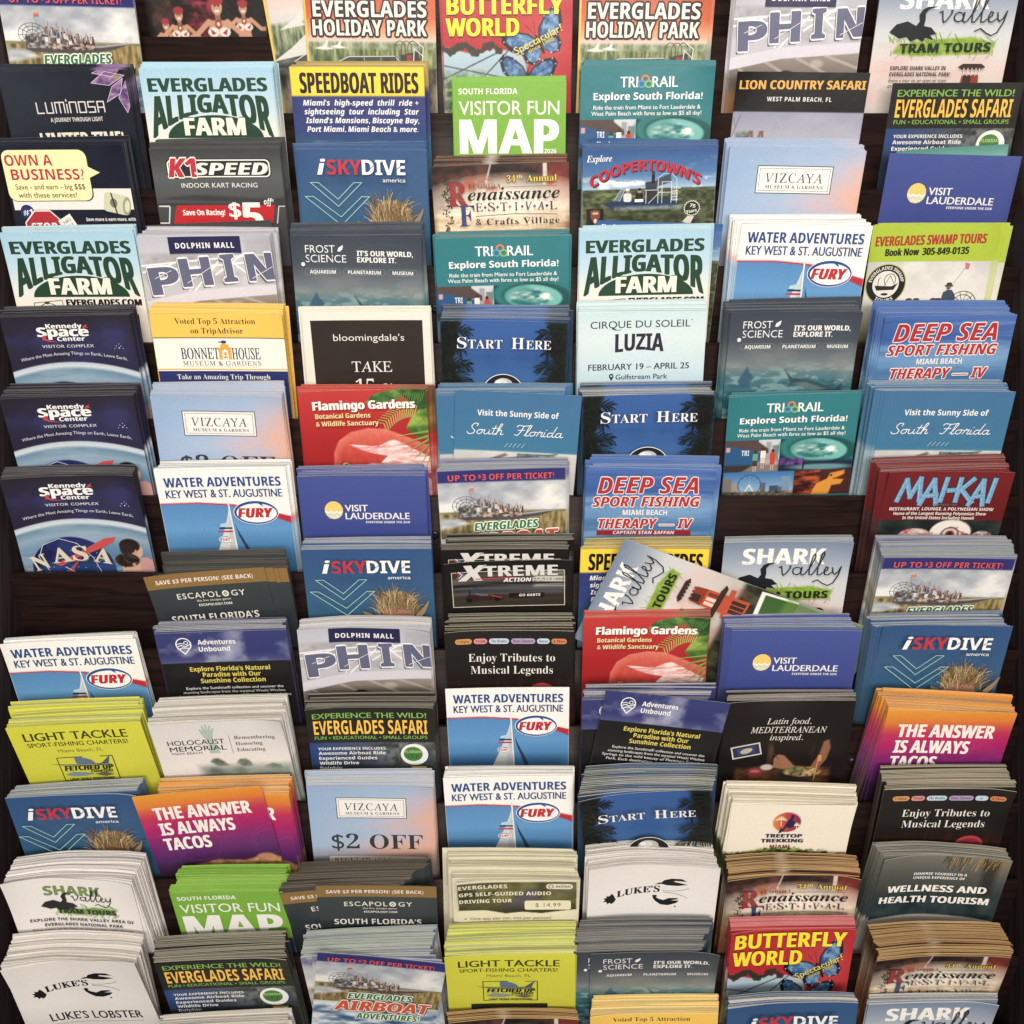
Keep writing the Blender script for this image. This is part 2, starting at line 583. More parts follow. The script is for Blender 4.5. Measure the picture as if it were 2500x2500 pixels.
def airboat_boat(a, q):
    """q maps (u, t) to cover coordinates; t 0..1 from flag to hull."""
    g = (92, 92, 96)
    P = lambda u, t: (u, q(t))
    a.poly([P(14, .86), P(20, .93), P(60, .95), P(80, .84), P(92, .70), P(91, .67), P(72, .74), P(40, .80), P(16, .82)], (74, 74, 78))
    a.poly([P(40, .80), P(72, .75), P(91, .67), P(92, .70), P(72, .79), P(42, .85)], (170, 168, 165))
    for dr in (1.0, .72, .42):
        pts = [P(21 + 10.5 * dr * math.cos(t), .52 + .27 * dr * math.sin(t)) for t in np.linspace(math.pi * .35, math.pi * 2.0, 22)]
        a.vline(pts, .45, g)
    for t in np.linspace(.45, 1.9, 9):
        a.vline([P(21, .52), P(21 + 10.5 * math.cos(t * math.pi), .52 + .27 * math.sin(t * math.pi))], .35, g)
    a.poly([P(15, .55), P(24, .52), P(25, .86), P(15, .85)], (52, 50, 54), .9)
    rs = random.Random(4)
    a.fuzz(a.pm([P(15, .60), P(26, .50), P(40, .56), P(40, .82), P(16, .84)], 1), (48, 46, 48), (176, 172, 168), .5, .5, 31, k=3.4)
    a.fuzz(a.pm([P(30, .60), P(44, .58), P(66, .66), P(67, .86), P(34, .86)], 1), (70, 56, 52), (196, 168, 150), .42, .9, 32, k=3.4)
    for i in range(6):
        u = 25 + i * 4.4
        a.vrect(u, q(.56 + .014 * i), u + 2.6, q(.68 + .012 * i), (206, 204, 200) if i % 2 else (96, 94, 96))
        a.vline([(u, q(.6)), (u - 1, q(.84))], .3, (110, 108, 108))
    cl = [(196, 190, 184), (142, 82, 76), (104, 110, 122), (166, 136, 118), (206, 200, 194), (88, 62, 62), (70, 76, 92)]
    for i in range(22):
        u = 31 + i * 1.62 + rs.uniform(-.8, .8)
        t = .42 + .010 * i + rs.uniform(-.06, .05)
        a.vrect(u - .6, q(t), u + .7, q(t + rs.uniform(.09, .15)), cl[rs.randrange(7)], r=.35)
        a.vell(u, q(t - .025), .62, .72, (84, 60, 50) if i % 2 else (166, 122, 100), n=8)
        if i % 3:
            d = rs.uniform(-1.8, 2.2)
            a.vline([(u + .4, q(t + .03)), (u + .4 + d * .5, q(t - .07)), (u + .5 + d, q(t - rs.uniform(.10, .19)))], .36, (176, 128, 104))
    a.vpoly([P(24, .02), P(28, 0), P(28.4, .06), P(24.6, .08)], (222, 112, 66))
    a.vline([P(24.2, .08), P(26.5, .34)], .25, (130, 126, 120))


def d_airboat():
    a = Art((196, 196, 196), 96, .7, [(150, 172, 150), (190, 200, 190), (80, 110, 90), (205, 205, 196)])
    airboat_scene(a, 10.5, 60)
    a.fuzz(a.box(0, 62, 100, 97, 3), (52, 92, 140), (214, 222, 228), .06, .16, 17, k=3)
    a.rect(0, 0, 100, 10.5, (46, 48, 122))
    q = lambda t: 15 + t * 31
    airboat_boat(a, q)
    a.text('UP TO', 8.5, 30, 8.4, 5, (232, 78, 70), 'b')
    a.text('$', 32, 34.5, 6.6, 3.1, (232, 78, 70), 'b')
    a.text('3 OFF PER TICKET!', 35, 91, 8.4, 5, (232, 78, 70), 'b')
    a.text('EVERGLADES', 27, 78, 52, 7.2, (44, 122, 62), 'bi', out=(.9, (236, 236, 230)), rot=-2.5, emb=.4)
    a.text('AIRBOAT', 17, 94, 67, 12.5, (218, 78, 44), 'bi', out=(1.1, (240, 236, 230)), rot=-3, emb=.9, sh=(1.6, 1.4, (40, 40, 50)))
    a.text('ADVENTURES!', 35, 86, 77, 7.5, (44, 122, 62), 'bi', out=(.9, (236, 236, 230)), rot=-3, emb=.3)
    return a


def dancer(a, cu, cv, s, arms):
    sk, sk2 = (196, 138, 104), (150, 96, 70)
    a.poly([(cu - 5 * s, cv + 1 * s), (cu + 5 * s, cv + 1 * s), (cu + 4 * s, cv + 9 * s), (cu + 5.2 * s, cv + 18 * s), (cu - 5.2 * s, cv + 18 * s), (cu - 4 * s, cv + 9 * s)], sk, w=1.1)
    for sx in (-1, 1):
        a.line([(cu + sx * 4.6 * s, cv + 1.6 * s), (cu + sx * 11 * s, cv + 7 * s), (cu + sx * 19 * s, cv + arms * s)], 2.4 * s, sk, w=1)
        a.ell(cu + sx * 2.8 * s, cv + 6 * s, 2.7 * s, 2.0 * s, (228, 216, 206), w=.8)
        a.poly([(cu + sx * 1.5 * s, cv + 6.4 * s), (cu + sx * 4.4 * s, cv + 4.4 * s), (cu + sx * 3.4 * s, cv + 7.4 * s)], (176, 48, 56))
    a.rect(cu - 1.3 * s, cv - 2 * s, cu + 1.3 * s, cv + 2 * s, sk2)
    a.ell(cu, cv - 4.6 * s, 2.6 * s, 3.5 * s, sk, w=.8)
    a.ell(cu, cv - 7.4 * s, 3.4 * s, 2.2 * s, (168, 40, 52), w=1)
    a.ell(cu - .9 * s, cv - 5 * s, .45 * s, .35 * s, (40, 26, 24)); a.ell(cu + .9 * s, cv - 5 * s, .45 * s, .35 * s, (40, 26, 24))
    a.ell(cu, cv - 2.9 * s, 1.1 * s, .45 * s, (238, 226, 220))
    a.ell(cu, cv + 2.6 * s, 1.7 * s, 1.9 * s, (150, 56, 50)); a.ell(cu, cv + 2.6 * s, .8 * s, .9 * s, (222, 196, 170))


def d_dancers():
    a = Art((22, 17, 20), 96, .6, [(60, 40, 40), (120, 100, 90)])
    a.fuzz(a.box(33, 55, 58, 96, 9), (40, 16, 22), (168, 42, 62), .12, .2, 5, k=3)
    a.fuzz(a.box(4, 55, 22, 96, 5), (30, 16, 18), (104, 62, 44), .2, .2, 6, a=.7)
    dancer(a, 15, 81, 1.05, 8); dancer(a, 27, 75, 1.3, 14); dancer(a, 82, 70, 1.3, 7); dancer(a, 60, 71, 1.75, 11)
    return a


def d_wetland():
    return d_holiday(False)


def d_holiday(title=True):
    a = Art((205, 80, 40), 100, .6, [(222, 190, 120), (235, 200, 90), (210, 170, 120)])
    a.grad([(0, (196, 62, 34)), (18, (212, 88, 46)), (30, (232, 160, 122)), (37, (206, 206, 206)), (42, (196, 200, 200))])
    a.put(a.n(.03, .2, 3) * .35 * (a.V < 30), (240, 150, 90))
    a.fuzz(a.box(0, 36, 100, 56, 3), (64, 84, 40), (160, 166, 112), .5, .08, 8, k=2.4)
    a.fuzz(a.box(0, 37, 100, 41, 2), (110, 120, 90), (190, 196, 170), .3, .3, 9, a=.6)
    a.fuzz(a.box(0, 55, 100, 101, 2), (44, 42, 34), (140, 128, 106), .1, .05, 10, k=2.6)
    for cu, cv, f in ((13, 39.5, 1), (24, 38.5, .8)):
        a.poly([(cu - 7 * f, cv + 1), (cu, cv - 1), (cu + 4 * f, cv - 7 * f), (cu + 3 * f, cv), (cu + 9 * f, cv + 1.5), (cu, cv + 2)], (218, 216, 212))
    a.poly([(16, 54), (32, 46), (69, 45.5), (76, 54)], (66, 72, 66))
    a.vline([(16, 54), (32, 46.4), (68, 45.8), (74, 53)], .7, (196, 194, 190))
    a.vline([(44, 46), (44, 54)], .4, (170, 170, 166)); a.vline([(57, 46), (57, 54)], .4, (170, 170, 166))
    a.ell(40, 50, 3, 2.2, (40, 34, 32), .6); a.ell(62, 50, 3, 2.2, (40, 34, 32), .6)
    a.poly([(72, 45), (86, 42), (88, 53), (74, 54)], (66, 56, 52))
    for c in (72, 77, 82):
        a.vline([(c - 3.5, 50)] + [(c + 4 * math.cos(t), 39.5 + 5 * math.sin(t)) for t in np.linspace(math.pi, 2 * math.pi, 9)] + [(c + 4, 50)], .5, (60, 56, 56))
    a.vline([(83, 34), (90, 39), (89, 51), (82, 52), (83, 40)], .6, (222, 222, 220)); a.vline([(83, 40), (90, 46)], .5, (222, 222, 220))
    a.vrect(77, 45, 81, 51, (170, 52, 44))
    a.rect(0, 0, 1.6, 100, (232, 186, 46))
    if not title:
        a.grad([(0, (222, 170, 160)), (18, (206, 196, 190)), (28, (190, 190, 186))], m=a.box(1.6, 0, 100, 28, 3))
        a.fuzz(a.box(1.6, 26, 100, 50, 3), (60, 78, 44), (160, 168, 128), .5, .08, 8, k=2.4)
        a.fuzz(a.box(1.6, 48, 100, 62, 3), (40, 42, 40), (110, 110, 100), .1, .3, 18)
        for cu, cv, f in ((22, 26, 1.5), (20, 46, 2.2)):
            a.poly([(cu - 9 * f, cv + 3 * f), (cu - 2 * f, cv - 1 * f), (cu + 5 * f, cv - 6 * f), (cu + 3 * f, cv + .5 * f), (cu + 8 * f, cv + 1.5 * f), (cu, cv + 2 * f)], (206, 204, 200))
        a.rect(0, 0, 1.6, 100, (232, 186, 46))
    for t, b, u0, u1 in (('EVERGLADES', 17.5, 7, 93), ('HOLIDAY PARK', 31, 6, 93)) if title else ():
        a.text(t, u0, u1, b, 11.4, (226, 220, 212), 'b', out=(1.5, (34, 26, 24)), emb=.35)
    return a


def butterfly(a, cu, cv, s, rot):
    c, sn = math.cos(math.radians(rot)), math.sin(math.radians(rot))
    R = lambda p: [(cu + (x * c - y * sn) * s, cv + (x * sn + y * c) * s) for x, y in p]
    up = [(0, 0), (4, -7), (12, -13), (20, -15), (23, -11), (20, -2), (13, 4), (3, 3)]
    lo = [(1, 2), (9, 1), (14, 3), (14, 9), (10, 13), (5, 12), (1, 7)]
    for f in (-1, 1):
        for w in (up, lo):
            p = [(x * f, y) for x, y in w]
            cx, cy = np.mean([x for x, _ in p]), np.mean([y for _, y in p])
            a.poly(R(p), (20, 22, 28), w=.8)
            ins = a.pm(R([(cx + (x - cx) * .8 - f * .8, cy + (y - cy) * .8 + .3) for x, y in p]), 1.4)
            a.fuzz(ins, (38, 84, 150), (128, 172, 214), .25, .25, 5, k=2.2)
            for x, y in p[2:6]:
                a.ell(*R([(x * .93, y * .93)])[0], .5, .5, (214, 222, 228))
            for x, y in p[1:-1]:
                a.vline(R([(f * .8, 1), (x * .8, y * .8)]), .16, (34, 44, 66))
    a.line(R([(0, -3), (0, 9)]), 1.5 * s, (16, 16, 18))
    a.vline(R([(0, -3), (-3, -13)]), .25, (24, 20, 22)); a.vline(R([(0, -3), (3, -13)]), .25, (24, 20, 22))


def d_butterfly():
    a = Art((196, 34, 44), 96, .5, [(226, 120, 122), (214, 96, 100), (232, 150, 150)])
    gl = a.pm([(0, 38), (20, 43), (40, 40), (60, 42), (66, 52), (62, 70), (58, 97), (0, 97)], 1.5)
    a.grad([(36, (176, 200, 214)), (60, (150, 180, 200)), (96, (120, 150, 160))], m=gl)
    for l in ([(0, 62), (46, 41)], [(16, 76), (52, 40)], [(0, 52), (62, 64)], [(0, 68), (60, 84)], [(30, 96), (64, 58)]):
        a.line(l, 1.1, (70, 74, 76), .85)
    a.fuzz(a.box(0, 60, 30, 97, 12), (40, 66, 30), (158, 178, 96), .3, .3, 21, k=3, a=.9)
    rs = random.Random(3)
    for i in range(34):
        u = i * 1.35
        a.ell(u, 38.5 + 2.5 * math.sin(u * .3) + rs.uniform(0, 2.2), rs.uniform(1, 2.6), rs.uniform(1.2, 3.4), (46, 54, 36) if i % 3 else (76, 40, 40), .9)
    a.put(np.clip(1 - np.hypot(a.U - 78, a.V - 36) / 30, 0, 1) * .35, (236, 130, 110))
    butterfly(a, 74, 34, 1.12, -28)
    butterfly(a, 66, 60, 1.0, 3)
    for t, b, u0, u1 in (('BUTTERFLY', 15, 4, 93), ('WORLD', 30.5, 3, 59)):
        a.text(t, u0, u1, b, 12.8, (250, 222, 20), 'b', out=(.55, (60, 10, 16)), emb=.8)
    a.text('Spectacular!', 55, 95, 35.5, 5.4, (232, 206, 70), 'r', rot=-26, emb=.15)
    a.text('since 1988', 66, 88, 38.5, 3.3, (214, 188, 70), 'r', rot=-26)
    return a


def d_dolphin():
    a = Art((192, 190, 206), 100, .6, [(232, 224, 206), (190, 184, 178), (240, 236, 220), (120, 114, 124)])
    a.grad([(0, (178, 180, 196)), (24, (196, 194, 200)), (40, (186, 184, 194))])
    a.rect(0, 14, 100, 36, (150, 148, 154), .55, 6); a.fuzz(a.box(0, 14, 100, 38, 5), (140, 138, 144), (206, 204, 208), .09, .12, 9, a=.6)
    for l in ([(0, 22), (100, 14)], [(0, 27), (100, 19)], [(55, 30), (78, 14)], [(62, 14), (84, 34)], [(84, 32), (100, 14)], [(20, 24), (34, 42)], [(8, 30), (24, 20)], [(36, 44), (58, 20)]):
        a.line(l, 1.3, (236, 234, 236), .9)
    a.rect(80, 2, 100, 30, (150, 148, 156), .35, 4)
    a.poly([(0, 50), (40, 42), (100, 38), (100, 46), (40, 51), (0, 60)], (206, 202, 214))
    ceil = a.pm([(0, 59), (40, 50.5), (100, 46), (100, 100), (0, 100)])
    a.grad([(46, (150, 138, 128)), (66, (104, 92, 84)), (80, (120, 92, 70)), (100, (150, 100, 66))], m=ceil)
    for l in ([(28, 53), (52, 66)], [(52, 50), (82, 64)], [(74, 48), (100, 57)], [(8, 58), (20, 70)]):
        a.line(l, 2.2, (190, 182, 176), .55)
    a.line([(0, 66), (100, 60)], .9, (96, 88, 84), .8)
    a.ell(68, 54, 5, 3, (190, 178, 160), .7, w=2)
    a.ell(45, 66, 8.5, 7, (22, 19, 22)); a.ell(45, 72, 7, 6, (170, 124, 100))
    a.rect(0, 76, 30, 100, (168, 104, 62), .7, 6)
    for t, u0, u1, b, h in (('P', 6, 27, 44.6, 21.5), ('H', 30, 52, 38.5, 22), ('I', 62, 71, 35.5, 21.5), ('N', 81, 105, 34.5, 21)):
        a.text(t, u0, min(u1, 100), b, h, (94, 98, 130), 'b', out=(1.5, (230, 228, 232)), sh=(-1.9, 2.2, (84, 84, 108)), emb=1.6, rot=-4)
    for l in ([(9, 32), (22, 26)], [(33, 36), (52, 24)], [(83, 33), (99, 24)]):
        a.vline(l, .5, (214, 212, 222))
    a.vrect(23, 0.1, 77, 13, (38, 38, 84))
    a.text('DOLPHIN MALL', 28, 72, 9, 4.2, (232, 230, 228), 'b', sp=1.2, emb=.15)
    return a


def bird(a, cu, cv, s, col=(28, 32, 40)):
    R = lambda p: [(cu + x * s, cv + y * s) for x, y in p]
    a.vpoly(R([(-15, 4), (-11, -1), (-4, -3), (2, 0), (4, -3), (3, -7), (5, -10.5), (8, -12.2), (15, -12.4), (9, -10.6), (7, -8), (7.5, -4), (7, 0), (12, 1), (16, 5), (12, 6),
               (15, 9), (9, 7.5), (8, 10), (4, 8), (0, 10), (-3, 7), (-8, 8), (-11, 6)]), col)


def script_valley(a, u0, base, s, col):
    """Brush lettering, drawn stroke by stroke."""
    W_ = lambda pts: [(u0 + x * s, base - y * s) for x, y in pts]
    A = lambda cx, cy, r, a0, a1, k=8, ry=None: [(cx + r * math.cos(math.radians(a0 + (a1 - a0) * i / k)), cy + (ry or r) * math.sin(math.radians(a0 + (a1 - a0) * i / k))) for i in range(k + 1)]
    st = [[(0, 8), (2, 9), (3, 3), (4, .5), (6, 2), (9, 7), (9.6, 9.4), (8.6, 9.2)],
          A(15, 4.6, 3.6, 60, 400) + [(19, 8), (18.4, 2), (20, .6), (22, 2)],
          [(22, 2), (26, 9), (29, 18), (28.6, 21), (27, 19), (25, 8), (25.4, 1), (27.4, .8), (29, 3)],
          [(29, 3), (33, 11), (36, 20), (35.6, 23), (34, 21), (32, 8), (32.2, 1), (34.4, .8), (36, 2.4)],
          [(36, 2.4), (40, 5.6), (40.6, 8), (38.8, 8.6), (37.6, 5), (38.4, 1.2), (41, .8), (44, 3.4)],
          [(44, 8), (45, 3), (46.6, 1.4), (49, 4), (51, 9), (49.6, 1), (46, -7), (42, -9.4), (38, -7.6), (33, -4), (29, -6)]]
    for i, p in enumerate(st):
        a.vline(W_(p), .95 * s ** .5, col)


def grass_brush(a, u0, v0, u1, v1, col, seed=1, k=46):
    rs = random.Random(seed)
    vm = (v0 + v1) / 2
    a.fuzz(a.pm([(u0 + 6, vm - 1), (u0 + 28, v0 + 4), (u1 - 20, v0 + 2), (u1 - 2, vm - 2), (u1 - 5, v1 - 3), (u0 + 20, v1 - 1), (u0 + 3, v1 - 3)], 2), tuple(c * .8 for c in col), col, .3, .6, seed)
    for i in range(k):
        u = rs.uniform(u0, u1); d = rs.uniform(-7, 3); e = rs.choice((-1, 1))
        a.vline([(u, vm + e * 3), (u + d, vm + e * rs.uniform(5, (v1 - v0) * .62))], .45, col)


def tower(a, q):
    """Lookout tower on the rising ramp; q maps (x, y) in tower units to the cover."""
    o, o2, dk = (200, 74, 40), (150, 52, 32), (62, 40, 34)
    a.vpoly([q(-8, 20), q(8, 20), q(9, 60), q(-9, 60)], o)
    for x in (-6, -1.6, 2.8):
        a.vpoly([q(x, 22), q(x + 3.2, 22), q(x + 3.2, 33), q(x, 33)], (226, 196, 180) if x < 2 else (120, 52, 38))
        a.vpoly([q(x, 42), q(x + 3.4, 42), q(x + 3.4, 58), q(x, 58)], dk)
    a.vpoly([q(-7, 8), q(7, 8), q(8, 20), q(-8, 20)], o2)
    a.vpoly([q(-6, 9), q(1, 9), q(1, 17), q(-6, 17)], dk)
    a.vpoly([q(-17, 33), q(-10, 31), q(10, 31), q(17, 33), q(14, 36), q(-14, 36)], dk)
    a.vpoly([q(-13, 42), q(15, 39), q(15, 43.5), q(-13, 46)], o)
    a.vpoly([q(-12, 1), q(-8, -2), q(8, -2), q(12, 1), q(8, 3), q(-8, 3)], dk)
    for x in (-6.5, -3, .5, 4, 7):
        a.vline([q(x, 2), q(x, 9)], .5, (214, 206, 198))


def d_shark(H=100):
    a = Art((150, 162, 178), H, .6, [(206, 206, 200), (170, 180, 190), (222, 220, 210)])
    a.grad([(0, (112, 130, 158)), (16, (146, 160, 180)), (36, (196, 200, 204)), (52, (206, 204, 204)), (64, (216, 192, 186)), (78, (204, 196, 190)), (100, (190, 184, 172)), (108, (70, 66, 56)), (150, (46, 46, 36))])
    a.put(np.clip(a.n(.05, .1, 4) * 1.6 - .6, 0, 1) * .5 * (a.V > 44) * (a.V < 90), (220, 150, 146))
    a.text('SHARK', 16, 80, 20, 14, (236, 234, 228), 'b', emb=1.0)
    rs = random.Random(5)
    for i in range(40):
        u, v = rs.uniform(17, 79), rs.uniform(6, 20)
        a.vline([(u, v), (u + rs.uniform(-1.2, 1.2), v + rs.uniform(-1, 1))], .35, (140, 150, 164))
    grass_brush(a, 12, 38, 92, 55, (144, 186, 48), 2)
    bird(a, 27, 32, 1.12)
    script_valley(a, 45, 30, .95, (34, 38, 46))
    a.text('TRAM TOURS', 20, 86, 51, 6.6, (32, 40, 34), 'b', sp=1.06, emb=.5, rot=-1)
    a.text('EXPLORE SHARK VALLEY IN', 15, 56, 64, 2.9, (46, 40, 38), 'b')
    a.text('EVERGLADES NATIONAL PARK!', 15, 60, 68.6, 2.9, (46, 40, 38), 'b')
    a.text('Enjoy a tour on an open air tram', 15, 58, 73, 2.7, (70, 60, 56), 'i')
    a.text('or ride a bike through', 15, 56, 77, 2.7, (70, 60, 56), 'i')
    if H <= 100:
        tower(a, lambda x, y: (75 + x * .85, 61 + y * .8))
    else:
        tower(a, lambda x, y: (76 + x * 1.0, 60 + y * .9))
        a.fuzz(a.box(0, 104, 100, 150, 4), (26, 28, 20), (70, 74, 50), .2, .1, 9)
        a.put(np.clip(a.n(.05, .08, 14) * 2 - 1, 0, 1) * .5 * (a.V > 84) * (a.V < 118) * (a.U > 30), (196, 80, 70))
        a.poly([(40, 126), (98, 118), (100, 150), (44, 150)], (232, 230, 224)); a.poly([(44, 129), (96, 122), (98, 150), (48, 150)], (54, 96, 38))
        a.rect(0, 140, 100, 150, (104, 150, 48), .5, 4)
    return a


def d_sharkwhite():
    a = Art((232, 226, 224), 84, .8, [(214, 206, 198), (190, 184, 180), (226, 220, 214), (150, 146, 146)])
    a.text('SHARK', 28, 72, 19, 10, (116, 146, 74), 'b', emb=.8, out=(.35, (70, 92, 44)))
    grass_brush(a, 30, 30, 84, 43, (126, 170, 74), 3, 34)
    bird(a, 37, 27, .92)
    script_valley(a, 48, 25, .62, (34, 36, 40))
    a.text('TRAM TOURS', 35, 81, 39.5, 5, (38, 54, 34), 'b', sp=1.05, emb=.5)
    a.text('EXPLORE THE SHARK VALLEY AREA OF', 12, 94, 48, 3.2, (44, 42, 44), 'b')
    a.text('EVERGLADES NATIONAL PARK', 22, 84, 54, 3.2, (44, 42, 44), 'b')
    a.text('Enjoy a tour on an open air tram or ride a bike through', 12, 92, 59, 2.5, (70, 68, 68), 'r')
    return a


def d_luminosa():
    a = Art((26, 32, 46), 96, .8, [(140, 140, 138), (176, 174, 168), (60, 64, 70)])
    a.put(np.clip(1 - np.hypot(a.U - 20, a.V - 16) / 40, 0, 1) * .25, (60, 84, 92))
    for p in ([(100, 4), (84, 1), (72, 9), (86, 11)], [(98, 6), (88, 12), (82, 23), (94, 17)], [(100, 8), (92, 20), (97, 31), (100, 26)], [(96, 0), (80, -2), (74, 2), (90, 5)]):
        a.fuzz(a.pm(p), (84, 52, 110), (186, 150, 196), .2, .4, 3)
        a.vline(p, .4, (214, 186, 214), close=True)
    a.ell(93, 5, 3, 1.6, (150, 140, 70), rot=30)
    u = 25.0
    L = {'L': [[(0, 1), (0, 0), (.8, 0)]], 'U': [[(0, 1), (0, 0), (.8, 0), (.8, 1)]], 'M': [[(0, 0), (0, 1), (1.1, 1), (1.1, 0)], [(.55, 1), (.55, 0)]], 'I': [[(0, 0), (0, .8)], [(0, 1.1), (0, 1.25)]],
         'N': [[(0, 0), (0, 1), (.8, 1), (.8, 0)]], 'O': [[(0, 0), (0, 1), (.8, 1), (.8, 0), (0, 0)]], 'S': [[(.8, 1), (0, 1), (0, .5), (.8, .5), (.8, 0), (0, 0)]], 'A': [[(0, 0), (0, 1), (.8, 1), (.8, 0)], [(0, .45), (.8, .45)]]}
    for ch in 'LUMINOSA':
        for st in L[ch]:
            a.vline([(u + x * 6.4, 30 - y * 7.6) for x, y in st], .9, (214, 210, 204))
        u += {'M': 1.1, 'I': 0}.get(ch, .8) * 6.4 + 2.3
    a.text('A JOURNEY THROUGH LIGHT', 34, 76, 36.6, 3.1, (206, 204, 200), 'b')
    a.text('LIMITED TIME!', 23, 90, 56, 11.5, (222, 214, 196), 'b', emb=.5)
    return a


def alli_word(a, word, u0, u1, col):
    g = raw_text(word, 'b').copy()
    h = cap_height('b')
    x0, x1 = g[..., 0].min(), g[..., 0].max()
    t = (g[..., 0] - x0) / (x1 - x0)
    y = np.clip(g[..., 1] / h, -.05, 1.05)
    top = 18.4 + 1.5 * (2 * t - 1) ** 2
    bot = 31.5 + 19 * np.abs(2 * t - 1) ** 2.0
    out = np.stack([u0 + t * (u1 - u0) + (t - .5) * 3 * (1 - y), bot + (top - bot) * y], -1)
    for i, dx in enumerate((0, .75, -.75, .4)):
        a.tri(out + np.array([dx, 0.0]), col, a.z + .2 if i else None)
    a.z += 1


def d_alligator():
    a = Art((170, 206, 226), 96, 2.5, [(176, 196, 180), (200, 214, 196), (214, 220, 200)])
    a.grad([(0, (150, 196, 222)), (26, (176, 208, 226)), (44, (218, 220, 214)), (56, (232, 222, 206))])
    G = (30, 68, 46)
    a.text('EVERGLADES', 5.5, 95, 16.4, 9.8, G, 'b', emb=1.0)
    alli_word(a, 'ALLIGATOR', 5.5, 95, G)
    a.vpoly([(15, 50.5)] + [(52 + 37 * math.cos(t), 50.5 - 17 * math.sin(t)) for t in np.linspace(math.pi, 0, 25)][1:-1] + [(89, 50.5)], G)
    a.text('FARM', 29, 75, 48.5, 13, (238, 228, 210), 'b', emb=1.2, out=(.6, (26, 34, 28)))
    a.text('EVERGLADES.COM', 39, 97, 57.4, 5, (22, 24, 22), 'b', emb=.6)
    a.vline([(14, 60), (14, 55), (36, 53), (36, 60)], .45, (50, 50, 46)); a.vline([(18, 58), (24, 54.5), (30, 57)], .5, (50, 50, 46)); a.vell(24, 55, 2, 1, (60, 60, 54))
    return a


def d_speedboat():
    a = Art((46, 52, 122), 96, .9, [(246, 222, 120), (250, 226, 110), (240, 214, 120)])
    a.grad([(0, (48, 50, 120)), (48, (42, 62, 128)), (60, (34, 88, 126)), (80, (60, 110, 140))])
    a.put(np.clip(a.n(.06, .1, 4) * 2 - 1, 0, 1) * .5 * (a.V > 54), (200, 190, 200))
    a.rect(0, 0, 100, 21.5, (250, 206, 34), w=.4)
    a.text('SPEEDBOAT RIDES', 7, 95, 19.4, 14.8, (26, 24, 24), 'b', emb=.7)
    for i, t in enumerate(("Miami's  high-speed  thrill  ride +", 'sightseeing  tour  including  Star', "Island's Mansions, Biscayne Bay,", 'Port Miami, Miami Beach & more.')):
        a.text(t, 8 + .5 * i, 95 - (i == 3) * 1, 28.4 + 6.5 * i, 4.1, (232, 230, 228), 'bi', emb=.12)
    return a


def d_map():
    a = Art((112, 176, 44), 92, 2.5, [(150, 200, 70), (124, 184, 50), (170, 212, 96), (110, 170, 40)])
    wht = (236, 234, 228)
    a.text('SOUTH FLORIDA', 5, 57, 8, 4.2, wht, 'b')
    a.text('VISITOR FUN', 5, 94, 23, 10, wht, 'r', emb=.12)
    a.text('MAP', 6, 93, 52, 25.5, wht, 'b', emb=2.0)
    a.text('2026', 81, 92, 52, 3.3, wht, 'b')
    a.vrect(.05, 55, 99.95, 91.9, (38, 56, 96))
    a.text('Attractions   \u00b7   Experiences', 15, 83, 61.8, 3.9, (226, 226, 226), 'r', emb=.06)
    return a


